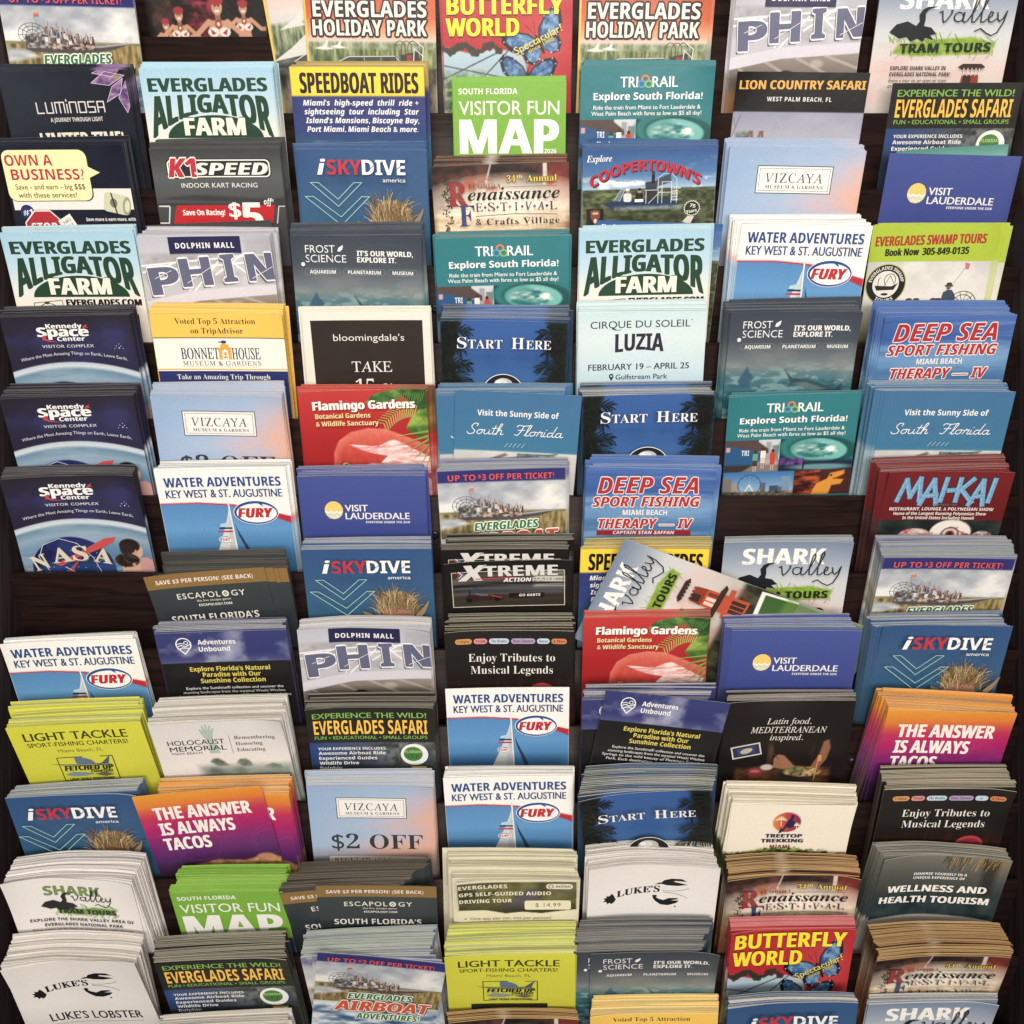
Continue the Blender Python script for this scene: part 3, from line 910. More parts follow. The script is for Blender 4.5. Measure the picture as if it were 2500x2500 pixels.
def d_trirail():
    a = Art((36, 122, 132), 100, .6, [(190, 206, 196), (120, 160, 160), (206, 210, 196)])
    wht = (236, 236, 232)
    # street scene
    a.rect(0, 38, 43, 66, (60, 70, 88)); a.rect(26, 38, 43, 66, (196, 200, 204)); a.rect(32, 40, 36, 56, (150, 156, 164)); a.rect(37, 43, 42, 58, (120, 126, 132))
    a.poly([(0, 38), (24, 38), (34, 46), (34, 50), (0, 42)], (84, 66, 62)); a.poly([(0, 42), (32, 50), (32, 64), (0, 64)], (34, 86, 140))
    a.rect(0, 60, 43, 66, (58, 46, 40), w=2); a.poly([(14, 66), (28, 56), (43, 56), (43, 66)], (150, 146, 142), .7, 2)
    a.rect(1, 44, 4, 48, (220, 150, 150))
    a.text('TRI', 13, 19, 51.5, 4.6, (220, 226, 230), 'b')
    for u, c1, c2, b in ((24, (90, 160, 130), (60, 60, 66), 50), (30, (226, 222, 216), (220, 190, 170), 47.5), (37.5, (214, 58, 46), (214, 58, 46), 49)):
        a.vell(u, b - 1.2, 1.3, 1.6, (70, 50, 42)); a.vrect(u - 2, b, u + 2, b + 7, c1, r=.8); a.vrect(u - 1.8, b + 6, u + 1.9, b + 11, c2, r=.6)
        a.vrect(u - 1.4, b + 11, u - .3, b + 16, (196, 146, 120)); a.vrect(u + .3, b + 11, u + 1.4, b + 16, (196, 146, 120))
    # pool of light
    a.rect(43, 38, 100, 66, (20, 48, 52))
    a.ell(76, 47, 34, 15, (36, 122, 120), rot=4, w=2); a.ell(76, 47.5, 27, 11.5, (24, 84, 86), rot=4, w=1.5); a.ell(73, 48, 22, 10, (104, 186, 176), rot=4, w=1)
    a.fuzz(a.soft((np.hypot((a.U - 71) / 16, (a.V - 48) / 7) - 1) * 6, 2), (30, 120, 120), (226, 240, 226), .12, .25, 6, k=3)
    a.ell(60, 44, 14, 10, (36, 110, 112), .35, rot=40, w=4)
    a.rect(43, 57, 100, 66, (24, 30, 60), .8, 3); a.fuzz(a.box(43, 55, 62, 61, 2), (40, 30, 80), (140, 80, 180), .3, .3, 2); a.ell(76, 63, 24, 2.5, (120, 186, 190), .7, w=1.5)
    a.line([(62, 59), (62, 64)], 1.2, (16, 20, 24))
    # skyline and wheel
    a.grad([(66, (52, 110, 176)), (88, (150, 190, 220))], m=a.box(0, 66, 56, 88))
    for u0, v0, u1, c in ((0, 72, 7, (120, 112, 110)), (7, 76, 12, (150, 140, 136)), (30, 76, 34, (90, 96, 110)), (37, 79, 44, (54, 78, 112)), (46, 71, 53, (110, 146, 176)), (44, 80, 47, (90, 100, 110))):
        a.rect(u0, v0, u1, 88, c)
    a.put(a.soft(np.abs(np.hypot(a.U - 21, a.V - 78) - 9) - .35), (40, 76, 120))
    for t in range(12):
        a.line([(21, 78), (21 + 9 * math.cos(t * .5236), 78 + 9 * math.sin(t * .5236))], .25, (150, 180, 206), .6)
    a.line([(21, 78), (16, 87)], .9, (226, 226, 222)); a.line([(21, 78), (26, 87)], .9, (226, 226, 222))
    a.fuzz(a.box(0, 84, 56, 88, 1), (40, 60, 40), (180, 130, 110), .4, .4, 5)
    # orange reptile head in the show picture
    a.rect(56, 66, 100, 88, (76, 34, 30)); a.fuzz(a.box(56, 66, 76, 88, 2), (60, 22, 24), (196, 76, 30), .12, .3, 8, k=3)
    a.poly([(70, 88), (74, 78), (82, 74), (84, 69), (95, 66.5), (95, 70), (88, 74), (95, 75), (93, 79), (86, 80), (84, 88)], (226, 140, 36), w=1.2)
    a.ell(85, 71, 1, .9, (60, 20, 10)); a.line([(87, 74), (95, 72.5)], .9, (120, 24, 20))
    a.rect(0, 88, 100, 100, (36, 122, 132))
    a.vline([(43, 38.1), (43, 66), (56, 66), (56, 88)], .2, (30, 44, 52))
    # heading
    a.text('TRI', 30, 43, 14.6, 7.6, wht, 'r', emb=.3); a.text('RAIL', 54, 73, 14.6, 7.6, wht, 'r', emb=.3)
    for cx, cy, c in ((48.6, 8.6, (226, 116, 74)), (45.8, 12.4, (70, 150, 206)), (51.2, 12.4, (120, 180, 96))):
        pts = [(cx + 2.5 * math.cos(t), cy + 2.3 * math.sin(t)) for t in np.linspace(0, 2 * math.pi, 13)]
        a.vline(pts, 1.3, c)
    a.text('Explore South Florida!', 10, 92, 23.6, 5.2, wht, 'b', emb=.15)
    a.text('Ride the train from Miami to Fort Lauderdale &', 10, 91, 30.6, 3.0, wht, 'r', emb=.1)
    a.text('West Palm Beach with fares as low as $5 all day!', 8.5, 92, 35, 3.0, wht, 'r', emb=.1)
    return a


def d_lion():
    a = Art((22, 19, 19), 96, .7, [(200, 196, 190)])
    a.grad([(29, (136, 142, 168)), (50, (168, 168, 184)), (70, (186, 180, 184))], m=a.box(0, 29.5, 100, 96))
    a.put(np.clip(a.n(.03, .06, 4) * 2 - .8, 0, 1) * .35 * (a.V > 30), (196, 192, 204))
    a.fuzz(a.box(4, 45, 15, 60, 3), (60, 72, 58), (120, 130, 120), .4, .4, 5, a=.8)
    a.line([(1, 48), (6, 32)], .5, (90, 90, 92)); a.line([(3, 42), (1, 34)], .4, (90, 90, 92))
    for u in (15, 23):
        a.poly([(u - 3, 53), (u - 1, 44), (u + 2, 44), (u + 3, 53)], (122, 88, 72), w=1); a.poly([(u - 1, 52), (u, 46), (u + 1.4, 52)], (184, 140, 120), w=.8)
    a.fuzz(a.box(8, 51, 30, 96, 3), (110, 78, 54), (176, 132, 92), .3, .2, 7)
    a.text('LION COUNTRY SAFARI', 3, 98, 12.6, 6.4, (232, 166, 66), 'b', emb=.3, rot=-.4)
    a.text('WEST PALM BEACH, FL', 25, 74, 21.6, 3.2, (224, 222, 220), 'b', sp=1.15)
    return a


def d_safari():
    a = Art((36, 35, 33), 100, .7, [(206, 196, 172), (180, 172, 150), (214, 206, 180), (60, 58, 52)])
    m = a.box(0, 34, 100, 100)
    a.grad([(0, (36, 66, 134)), (45, (70, 84, 110)), (70, (120, 128, 130)), (100, (96, 104, 100))], axis=a.U, m=m)
    a.put(m * np.clip((a.n(.16, .16, 6, 5) - .38) * 3.5, 0, 1) * np.clip((a.U - 14) / 60, 0, .9), (40, 44, 40))
    a.put(m * np.clip((a.V - 46) / 24, 0, .55), (34, 40, 40))
    rs = random.Random(2)
    for i in range(60):
        u = rs.uniform(35, 100); v = rs.uniform(36, 54); l = rs.uniform(3, 8); d = rs.uniform(-4, 4)
        a.line([(u, v), (u + d, v - l)], .35, (52, 56, 54), .55)
    G = (120, 178, 62)
    a.text('EXPERIENCE THE WILD!', 5, 94, 10, 5, G, 'r', emb=.25)
    a.text('EVERGLADES SAFARI', 5, 94.5, 25.6, 13.4, (248, 186, 50), 'b', emb=.05)
    a.text('FUN \u2022 EDUCATIONAL \u2022 SMALL GROUPS', 5, 94, 30.6, 3.2, G, 'r', emb=.15)
    for i, (t, x1, h) in enumerate((('YOUR EXPERIENCE INCLUDES:', 61, 2.6), ('Awesome Airboat Ride', 60, 3.1), ('Experienced Guides', 53, 3.1), ('Wildlife Drive', 38, 3.1), ('Dolphin', 24, 3.1), ('South', 20, 3.1), ('Nature', 22, 3.1))):
        a.text(t, 6.5, x1, 41.2 + 5 * i - (i > 0) * .3, h, (226, 226, 224), 'b')
    a.vell(84, 46.5, 11.2, 11, (36, 66, 130)); a.vell(83, 46, 11, 10.6, (228, 228, 222)); a.vell(82, 45.6, 7.6, 7.2, (66, 128, 52))
    a.text('FLORIDA', 75.5, 88.5, 44.5, 2.4, (168, 200, 130), 'b'); a.text('SEE', 76.5, 87.5, 50, 4, (44, 92, 44), 'sb')
    a.vrect(80, 58, 92, 66, (216, 190, 70))
    return a


def d_business():
    a = Art((22, 26, 46), 96, 1.0, [(190, 186, 170), (120, 116, 108), (206, 200, 184)])
    a.vrect(2, 33, 99.9, 49, (222, 218, 214))
    a.vpoly([(60, 14), (77, 21), (62, 27)], (236, 224, 158))
    a.vrect(-.0, 4.6, 69, 42.6, (50, 46, 50), r=6); a.vrect(-.0, 4, 68, 42, (238, 226, 160), r=6); a.vpoly([(64, 14.6), (77, 21), (64, 26.6)], (238, 226, 160))
    a.text('OWN A', 2, 40, 15.6, 8, (196, 44, 60), 'b'); a.text('BUSINESS?', 5, 64, 26.2, 8, (196, 44, 60), 'b')
    a.text('Save - and earn - big $$$', 6.5, 63, 33.4, 4, (50, 44, 46), 'r', emb=.12); a.text('with these services!', 7.5, 55, 39.6, 4, (50, 44, 46), 'r', emb=.12)
    a.vrect(76, 37, 96, 52, (196, 198, 164), r=3, rot=12); a.vell(94.5, 46.5, 3.4, 7.2, (150, 152, 118), rot=12); a.vell(94.8, 46.6, 2, 4.6, (206, 206, 172), rot=12)
    a.vell(84, 44, 3, 3.6, (110, 116, 92)); a.vline([(83, 36.5), (85.5, 52)], 1.1, (40, 36, 36))
    a.vell(12, 50.5, 5.6, 5.6, (34, 44, 110)); a.text('#1', 8.5, 16, 52.8, 4.4, (230, 230, 230), 'b')
    oc = lambda r: [(24 + r * math.cos(math.radians(22.5 + 45 * i)), 65 + r * math.sin(math.radians(22.5 + 45 * i))) for i in range(8)]
    a.vpoly(oc(17), (226, 220, 216)); a.vpoly(oc(16), (186, 36, 48)); a.text('STOP', 13, 34, 65.6, 6.6, (232, 228, 226), 'b')
    a.vrect(38, 54, 50, 68, (226, 222, 218), rot=-28); a.text('NRS', 40, 47, 59, 2.6, (70, 70, 76), 'r', rot=-28); a.text('PAY', 42, 49, 62.5, 2.6, (70, 70, 76), 'r', rot=-28)
    a.text('Save more & earn more, with', 59, 100, 57.8, 2.6, (226, 226, 226), 'b'); a.text('NRS PAY', 65, 99, 66.4, 5.2, (150, 148, 160), 'r', sp=1.05)
    return a


def d_karting():
    a = Art((66, 69, 71), 96, 1.2, [(190, 186, 178), (110, 108, 106), (204, 198, 188), (84, 82, 82)])
    a.grad([(0, (58, 60, 62)), (20, (84, 88, 90)), (34, (76, 79, 81)), (60, (58, 60, 62))])
    for p in ([(0, 37), (30, 34), (100, 38), (100, 40), (40, 39)], [(0, 40), (60, 41), (100, 36), (100, 44), (0, 43)]):
        a.poly(p, (50, 52, 54), .8)
    K, S_ = (206, 38, 58), (236, 230, 220)
    a.vrect(11, 7, 92, 21.6, (38, 40, 42), r=4); a.vrect(11.8, 7.7, 91.2, 20.9, S_, r=3.6); a.vrect(12.8, 8.6, 90.2, 20.0, (42, 44, 46), r=3)
    a.text('K1', 12.5, 33.5, 20.6, 14, K, 'bi', emb=.9, out=(1.1, S_))
    a.text('SPEED', 33, 89, 19, 8.8, S_, 'bi', emb=.9)
    a.text('INDOOR KART RACING', 21, 80, 28.6, 3.5, (222, 220, 216), 'r', emb=.1, sp=1.05)
    a.vpoly([(15, 42), (92, 42), (89, 56), (10.5, 56)], (204, 28, 38))
    a.vpoly([(1, 42), (9, 42), (10, 43), (7.5, 56), (-.0, 56), (-.0, 55), (6.7, 55), (8.9, 43.2), (1, 43)], (206, 204, 200)); a.vline([(99.6, 43), (95, 43), (92.5, 56)], .7, (206, 204, 200))
    a.text('Save On Racing!', 19, 52, 49.6, 4.2, (236, 230, 222), 'b', emb=.3)
    a.text('$', 55.5, 64.5, 51, 11.5, (236, 230, 222), 'b', emb=.7); a.text('5', 66, 81, 61, 21, (236, 230, 222), 'b', emb=1.2); a.text('off*', 83.5, 91.5, 41.6, 4.4, (230, 226, 220), 'bi')
    return a


def d_skydive():
    a = Art((46, 84, 136), 96, .7, [(206, 206, 200), (180, 186, 190), (222, 218, 206), (120, 140, 166)])
    a.grad([(0, (44, 82, 138)), (40, (48, 90, 136)), (60, (42, 92, 130)), (96, (40, 80, 110))])
    # windswept hair over the top of a face
    rs = random.Random(9)
    a.ell(71, 63, 13, 12, (180, 124, 92), w=1); a.fuzz(a.pm([(55, 60), (55, 50), (59, 42), (66, 38), (76, 38), (84, 43), (88, 52), (87, 60), (80, 56), (70, 53), (62, 55)], 1.4), (112, 86, 52), (198, 166, 112), .5, .16, 3, k=2.0)
    for i in range(190):
        u = rs.uniform(55, 87); v = rs.uniform(41, 57); d = (u - 70) * rs.uniform(.1, .35) + rs.uniform(-3, 3); l = rs.uniform(4, 12) * (1.25 - abs(u - 68) / 30)
        c = [(186, 156, 106), (150, 116, 72), (104, 80, 50), (206, 182, 136), (128, 98, 60)][i % 5]
        a.vline([(u, v), (u + d * .3, v - l * .45), (u + d * .9, v - l * .8), (u + d * 1.5, v - l)], rs.uniform(.16, .42), c)
    a.vpoly([(86, 56), (92, 49), (97, 42), (96, 47), (93, 54), (88, 60)], (150, 118, 80)); a.vpoly([(47, 58), (44, 52), (50, 54), (55, 58)], (120, 100, 66))
    C_ = (150, 206, 186)
    a.vline([(10, 23.5), (16, 23.5), (30.5, 36), (43.5, 23.5), (49.5, 23.5), (30.5, 41.5)], .5, C_, close=True)
    a.vline([(32, 56), (5, 34), (11.5, 34), (32, 49.5), (49, 34), (55, 34), (32, 56), (36, 62)], .5, C_)
    wht = (236, 234, 230)
    a.text('i', 16, 22.2, 17.6, 11, wht, 'bi', emb=.5); a.text('SKY', 23.5, 50, 17.6, 11, (204, 44, 58), 'b', emb=.3); a.text('DIVE', 50.5, 83.5, 17.6, 11, wht, 'b', emb=.3)
    for u, v in ((30.5, 12), (41, 12.4), (58, 12), (79, 12)):
        a.vline([(u - 2.4, v + 1.8), (u + 2.4, v - 1.8)], .6, (46, 84, 136))
    a.text('america', 66, 83.5, 23, 3.1, (226, 226, 226), 'r', emb=.1)
    return a


def d_renaissance():
    a = Art((58, 40, 34), 96, .6, [(206, 160, 90), (226, 184, 116), (184, 140, 76), (160, 120, 70)])
    a.fuzz(a.box(0, 0, 100, 30, 6), (24, 17, 17), (92, 54, 42), .08, .12, 4, k=3)
    a.rect(85, 0, 100, 30, (132, 44, 36), .85, 3); a.rect(81, 0, 84, 16, (222, 210, 198), .9); a.line([(43, 0), (37, 22)], 1.2, (206, 200, 196), .8)
    a.ell(55, 14, 10, 5, (96, 60, 46), .6, w=4); a.ell(60, 4, 5, 7, (46, 30, 32), .8, w=2)
    a.fuzz(a.box(0, 30, 100, 97, 8), (176, 132, 86), (236, 214, 172), .05, .35, 5, k=2.4)
    a.fuzz(a.box(0, 8, 12, 34, 5), (30, 22, 20), (86, 54, 44), .3, .3, 15, a=.8)
    gl = np.clip(1.3 - np.hypot((a.U - 54) / 54, (a.V - 28) / 17), 0, 1) ** .6
    a.put(gl * np.clip(.65 + a.n(.1, .12, 8), 0, 1), (244, 232, 212))
    a.put(np.clip((a.n(.14, .2, 17) - .52) * 5, 0, 1) * a.box(8, 8, 96, 20, 5) * .9, (176, 84, 56))
    for i in range(9):
        c = 8 + i * 12
        a.put(a.soft(np.abs(np.hypot(a.U - c, a.V - 34) - 13) - .4, 1.2) * (a.V > 40) * .35, (176, 122, 80))
    a.fuzz(a.box(0, 52, 100, 97, 5), (140, 44, 30), (200, 96, 60), .06, .2, 9, a=.85)
    rs = random.Random(8)
    for i in range(70):
        v = rs.uniform(9, 50); u = 11 + 1.8 * math.sin(v * .5) + rs.uniform(-2.4, 2.4)
        a.vell(u, v, 1.0, .5, (62, 74, 48) if i % 4 else (116, 56, 50), n=7, rot=rs.uniform(0, 180))
    a.vline([(11 + 1.8 * math.sin(v * .5), v) for v in np.arange(9, 50, 2)], .35, (60, 50, 36))
    dk = (30, 24, 26)
    a.text('34', 54.5, 61, 13.4, 4.8, (232, 196, 64), 'sb', out=(.3, dk)); a.text('th', 61.8, 66, 10.8, 2.6, (232, 196, 64), 'sb'); a.text('Annual', 69, 91, 13.4, 4.8, (232, 196, 64), 'sb', out=(.3, dk))
    a.text('FLORIDA', 26.5, 50, 17.6, 3.5, (74, 78, 70), 'u', sp=1.2)
    a.vline([(51, 17), (91, 17)], .35, (84, 110, 84))
    a.text('R', 11.5, 25, 30, 17.5, (168, 40, 52), 'sb', emb=.9, out=(.4, (80, 20, 26)))
    for i in range(22):
        a.vell(18 + rs.uniform(-4, 4), 20 + rs.uniform(-7, 7), .8, .45, (96, 108, 70), n=6, rot=rs.uniform(0, 180))
    a.text('enaissance', 25.5, 93, 26.4, 9, dk, 'sbi')
    a.text('F', 18.5, 30, 46, 16, (50, 70, 124), 'sb')
    u = 31.0
    dc = [(170, 60, 56), (70, 120, 90), (206, 110, 60), (170, 70, 90), (90, 120, 150), (70, 50, 80)]
    for i, ch in enumerate('ESTIVAL'):
        a.text(ch, u + (1.6 if ch == 'I' else 0), u + (3.6 if ch == 'I' else 5.2), 35, 6.4, (66, 64, 84), 'u', emb=.2)
        if i < 6:
            a.vpoly([(u + 7, 30.6), (u + 8.2, 32), (u + 7, 33.4), (u + 5.8, 32)], dc[i])
        u += 9.1
    a.vline([(31, 38.6), (60, 37.4), (91, 38.6)], .5, (90, 120, 92))
    a.text('& Crafts Village', 30.5, 92.5, 45.4, 4.7, dk, 's', sp=1.15, thin=-.006)
    return a


def d_coopertown():
    a = Art((52, 96, 156), 96, .6, [(196, 200, 186), (110, 140, 160), (206, 208, 196), (70, 100, 140)])
    a.grad([(0, (38, 84, 150)), (18, (70, 118, 176)), (28, (150, 184, 214)), (30, (172, 196, 214))])
    a.put(np.clip((a.n(.07, .2, 4) - .55) * 6, 0, 1) * a.box(0, 20, 100, 30, 5), (226, 228, 230))
    a.put(np.clip((a.n(.03, .14, 14) - .6) * 5, 0, 1) * a.box(60, 4, 100, 20, 8) * .6, (190, 206, 224))
    a.fuzz(a.box(0, 29.5, 100, 97, 1), (44, 56, 30), (118, 124, 78), .25, .5, 6, k=2.4)
    a.fuzz(a.box(0, 28.6, 100, 31, 1), (44, 58, 40), (86, 98, 66), .3, .5, 8)
    a.put(a.box(0, 40, 100, 97, 14) * .35, (30, 36, 24))
    a.poly([(14, 39), (30, 37), (70, 36.5), (74, 40), (66, 43), (22, 43)], (30, 52, 88)); a.fuzz(a.box(24, 42, 76, 45, 2), (90, 106, 120), (180, 190, 196), .3, .5, 3, a=.7)
    a.vpoly([(24, 37), (29, 29), (32, 29), (28, 38)], (96, 120, 140)); a.vline([(24, 37), (29, 29), (32, 29), (28, 38)], .35, (190, 200, 206))
    for u, c in ((34, (206, 210, 214)), (43, (34, 30, 34))):
        a.vrect(u - 3, 32, u + 3, 38.5, c, r=1.5); a.vell(u, 30.4, 1.5, 1.7, (170, 126, 100)); a.vell(u, 29.2, 1.6, 1, (228, 226, 222) if u < 40 else (30, 26, 28))
    a.vrect(39.5, 36.6, 46, 38.8, (226, 226, 224), r=.5)
    a.vrect(52, 18, 54.4, 25, (30, 26, 30), r=.8); a.vell(53.2, 16.8, 1.2, 1.4, (60, 44, 40)); a.poly([(47, 24), (56, 23), (56, 40), (49, 40)], (38, 44, 54), .9)
    a.poly([(56, 22), (66, 18), (67, 24), (56, 28)], (46, 54, 66), .8)
    w_ = (206, 216, 222)
    for p in ([(57, 40), (57, 21), (61, 18), (67, 18), (71, 22), (71, 40)], [(60, 40), (60, 24), (67, 24), (67, 40)], [(50, 40), (60, 30), (60, 40)], [(57, 32), (71, 32)], [(47, 30), (57, 30)], [(48, 30), (48, 40)]):
        a.vline(p, .4, w_)
    for i, t in enumerate(('COOPER', 'TOWN', 'AIR', 'BOAT', 'RIDE')):
        a.text(t, 67, 74 if i == 0 else 72, 29.5 + 2.2 * i, 1.4, (226, 230, 234), 'b')
    a.text('Explore', 3, 22, 7.6, 4.8, (232, 232, 230), 'sbi')
    ar = lambda X, Y: (47 + (X - 47) * 1.0 + (Y - 12) * (X - 47) * -.006, Y + 12.5 * ((X - 47) / 41) ** 2)
    a.text("COOPERTOWN'S", 6, 88, 14.8, 7.6, (196, 36, 56), 'b', warp=ar, emb=.5, sh=(.9, .8, (70, 14, 34)))
    a.vrect(3, 43, 16, 58, (26, 28, 24)); a.vpoly([(6, 44.4), (9.5, 43.6), (13, 44.4), (13.2, 49), (9.6, 56.5), (6, 49)], (134, 66, 48)); a.vrect(7.6, 45.6, 11.8, 47.2, (206, 170, 140)); a.vell(9.6, 52.4, 1.2, 1.8, (220, 214, 204))
    p = [(83 + (5.4 + .7 * (i % 2)) * math.cos(i * math.pi / 20), 44.6 + (5.2 + .7 * (i % 2)) * math.sin(i * math.pi / 20)) for i in range(40)]
    a.vpoly(p, (40, 48, 32)); a.vline(p, .45, (222, 220, 206), close=True)
    a.text('75', 81, 85.4, 44, 2.6, (226, 224, 214), 'b', rot=14); a.text('Years', 79, 87, 48, 2.4, (226, 224, 214), 'b', rot=-10)
    a.vpoly([(76, 55), (80, 50.5), (85, 51), (82, 57)], (206, 196, 184))
    return a


def d_vizcaya():
    a = Art((160, 182, 214), 96, .9, [(206, 206, 208), (226, 222, 214), (180, 190, 204)])
    t = a.U * .55 + a.V * .5 + (a.n(.03, .06, 3) - .5) * 40
    a.grad([(0, (140, 172, 212)), (38, (158, 182, 214)), (56, (186, 178, 198)), (74, (222, 168, 150)), (92, (224, 160, 136))], axis=t)
    a.put(np.clip(1 - a.V / 14, 0, 1) * .3, (140, 160, 196)); a.put(np.clip((a.V - 62) / 26, 0, .7), (90, 88, 92))  # grey towards the foot: shade by the next stack, put into the print
    dk = (40, 38, 44)
    a.vrect(22, 12, 78, 33, dk); a.vrect(22.6, 12.6, 77.4, 32.4, (232, 228, 224)); a.vrect(24, 14, 76, 31, dk); a.vrect(24.3, 14.3, 75.7, 30.7, (232, 228, 224))
    a.text('VIZCAYA', 28.5, 71, 24.8, 7, dk, 'u', sp=1.1); a.text('MUSEUM & GARDENS', 29, 72, 29.2, 2.5, dk, 's', sp=1.15)
    a.text('$2 OFF', 16, 90, 65, 15, (58, 60, 62), 's', thin=-.004)
    a.vrect(13, 73, 92, 95.9, (216, 206, 198), r=2); a.text('REGULAR ADMISSION', 17, 84, 79, 4, (70, 62, 60), 'sb')
    return a


def d_lauderdale():
    a = Art((58, 72, 150), 96, 2.5, [(216, 218, 214), (120, 136, 160), (226, 226, 220), (80, 98, 140)])
    a.grad([(0, (64, 80, 158)), (50, (56, 70, 150)), (96, (44, 56, 128))])
    w_ = (230, 228, 222)
    a.vell(26, 30, 7.2, 7.8, (244, 196, 92), n=36)
    for i, c in enumerate((w_, (176, 214, 206), (206, 226, 200))):
        y = 31.5 + 2.1 * i
        half = math.sqrt(max(.2, 1 - ((y + 1 - 30) / 7.8) ** 2)) * 7.2
        us = np.linspace(26 - half, 26 + half, 15)
        top = [(u, y - .6 + .7 * math.sin(u * 1.5)) for u in us]; bot = [(u, y + 1.0 + .7 * math.sin(u * 1.5)) for u in us]
        a.vpoly(top + bot[::-1], c)
    a.text('VISIT', 35, 53, 31, 5.6, w_, 'r', emb=.25); a.text('LAUDERDALE', 35, 86, 38, 5.6, w_, 'r', emb=.25)
    a.text('EVERYONE UNDER THE SUN', 51, 86, 41.6, 1.9, w_, 'b', sp=1.05)
    return a


def d_frost():
    a = Art((62, 72, 86), 96, .6, [(70, 74, 78), (150, 148, 140), (48, 56, 64), (112, 114, 112), (60, 66, 72), (170, 166, 156)])
    a.grad([(0, (56, 64, 80)), (22, (66, 76, 88)), (36, (96, 108, 116)), (44, (112, 124, 128)), (54, (62, 112, 124)), (72, (36, 96, 112)), (96, (20, 56, 72))])
    wv = np.clip((a.n(.10, .26, 6, 5) - .47) * 7, 0, 1) * np.clip((a.V - 38) / 12, 0, 1)
    a.put(wv * .55, (150, 176, 174)); wd = np.clip((a.n(.13, .4, 16, 4) - .55) * 7, 0, 1) * np.clip((a.V - 46) / 14, 0, 1)
    a.put(wd * .6, (18, 74, 88)); a.put(np.clip((a.n(.03, .04, 26) - .5) * 3, 0, 1) * a.box(0, 30, 100, 60, 10) * .4, (168, 160, 150))
    a.poly([(10, 56), (17, 44), (19, 49), (23, 53), (18, 60), (13, 62)], (48, 84, 116), .9, 1.5)
    sh = a.pm([(46, 46), (53, 54), (64, 55), (80, 60), (94, 64), (96, 70), (86, 72), (70, 66), (60, 60), (54, 59), (51, 62), (52, 57)], 1.2)
    a.put(sh, (46, 72, 82)); a.poly([(84, 66), (93, 58), (91, 70)], (40, 62, 70), 1, 1); a.poly([(54, 58), (64, 57), (80, 63), (70, 65)], (110, 134, 138), .6, 2)
    w_ = (232, 232, 230)
    a.text('FROST', 10.5, 33, 13, 5.8, w_, 'r', thin=-.006); a.text('SCIENCE', 10.5, 41.5, 20.4, 5.8, w_, 'r', thin=-.006)
    for i in range(5):
        u = 12.6 + i * 6.1; a.vline([(u - .2, 15.2), (u + .9, 20)], .35, (66, 76, 88))
    a.vpoly([(35, 11.6), (36, 9), (39.6, 6.8), (39, 10), (37, 12)], w_); a.vell(8.2, 22, 1.5, 1.6, w_, n=12)
    a.text("IT'S OUR WORLD,", 50, 93, 15, 4, w_, 'b', emb=.3); a.text('EXPLORE IT.', 50, 80, 20, 4, w_, 'b', emb=.3)
    ring = [(71 + 24 * math.cos(t), 14 + 8 * math.sin(t)) for t in np.linspace(0, 2 * math.pi, 40)]
    a.vline(ring, .2, (92, 102, 112), close=True)
    for t, u0, u1 in (('AQUARIUM', 13, 33), ('PLANETARIUM', 42.5, 68), ('MUSEUM', 77, 93)):
        r = [(u0 - 1.4 + 2.2 * math.cos(x), 27.8 + 2.5 * math.sin(x)) for x in np.linspace(math.pi / 2, math.pi * 1.5, 8)] + [(u1 + 1.4 + 2.2 * math.cos(x), 27.8 + 2.5 * math.sin(x)) for x in np.linspace(-math.pi / 2, math.pi / 2, 8)]
        a.vline(r, .3, (120, 132, 140), close=True); a.text(t, u0, u1, 29.2, 2.8, w_, 'b')
    return a


def fury_logo(a, cu, cv, s, rot=0):
    B, R_, w_ = (32, 78, 152), (206, 34, 48), (238, 236, 234)
    a.vell(cu, cv, 17.5 * s, 10.6 * s, w_, n=40); a.vell(cu, cv, 17 * s, 10.2 * s, B, n=40); a.vell(cu + .4 * s, cv + .4 * s, 15.6 * s, 8.4 * s, w_, n=40)
    a.vpoly([(cu + 1 * s, cv - 9.4 * s), (cu + 5 * s, cv - 8.6 * s), (cu + 6.6 * s, cv - 5 * s), (cu + 3 * s, cv - 7.6 * s)], B)
    a.text('FURY', cu - 14 * s, cu + 13 * s, cv + 4.4 * s, 8.4 * s, R_, 'bi', emb=.9 * s)


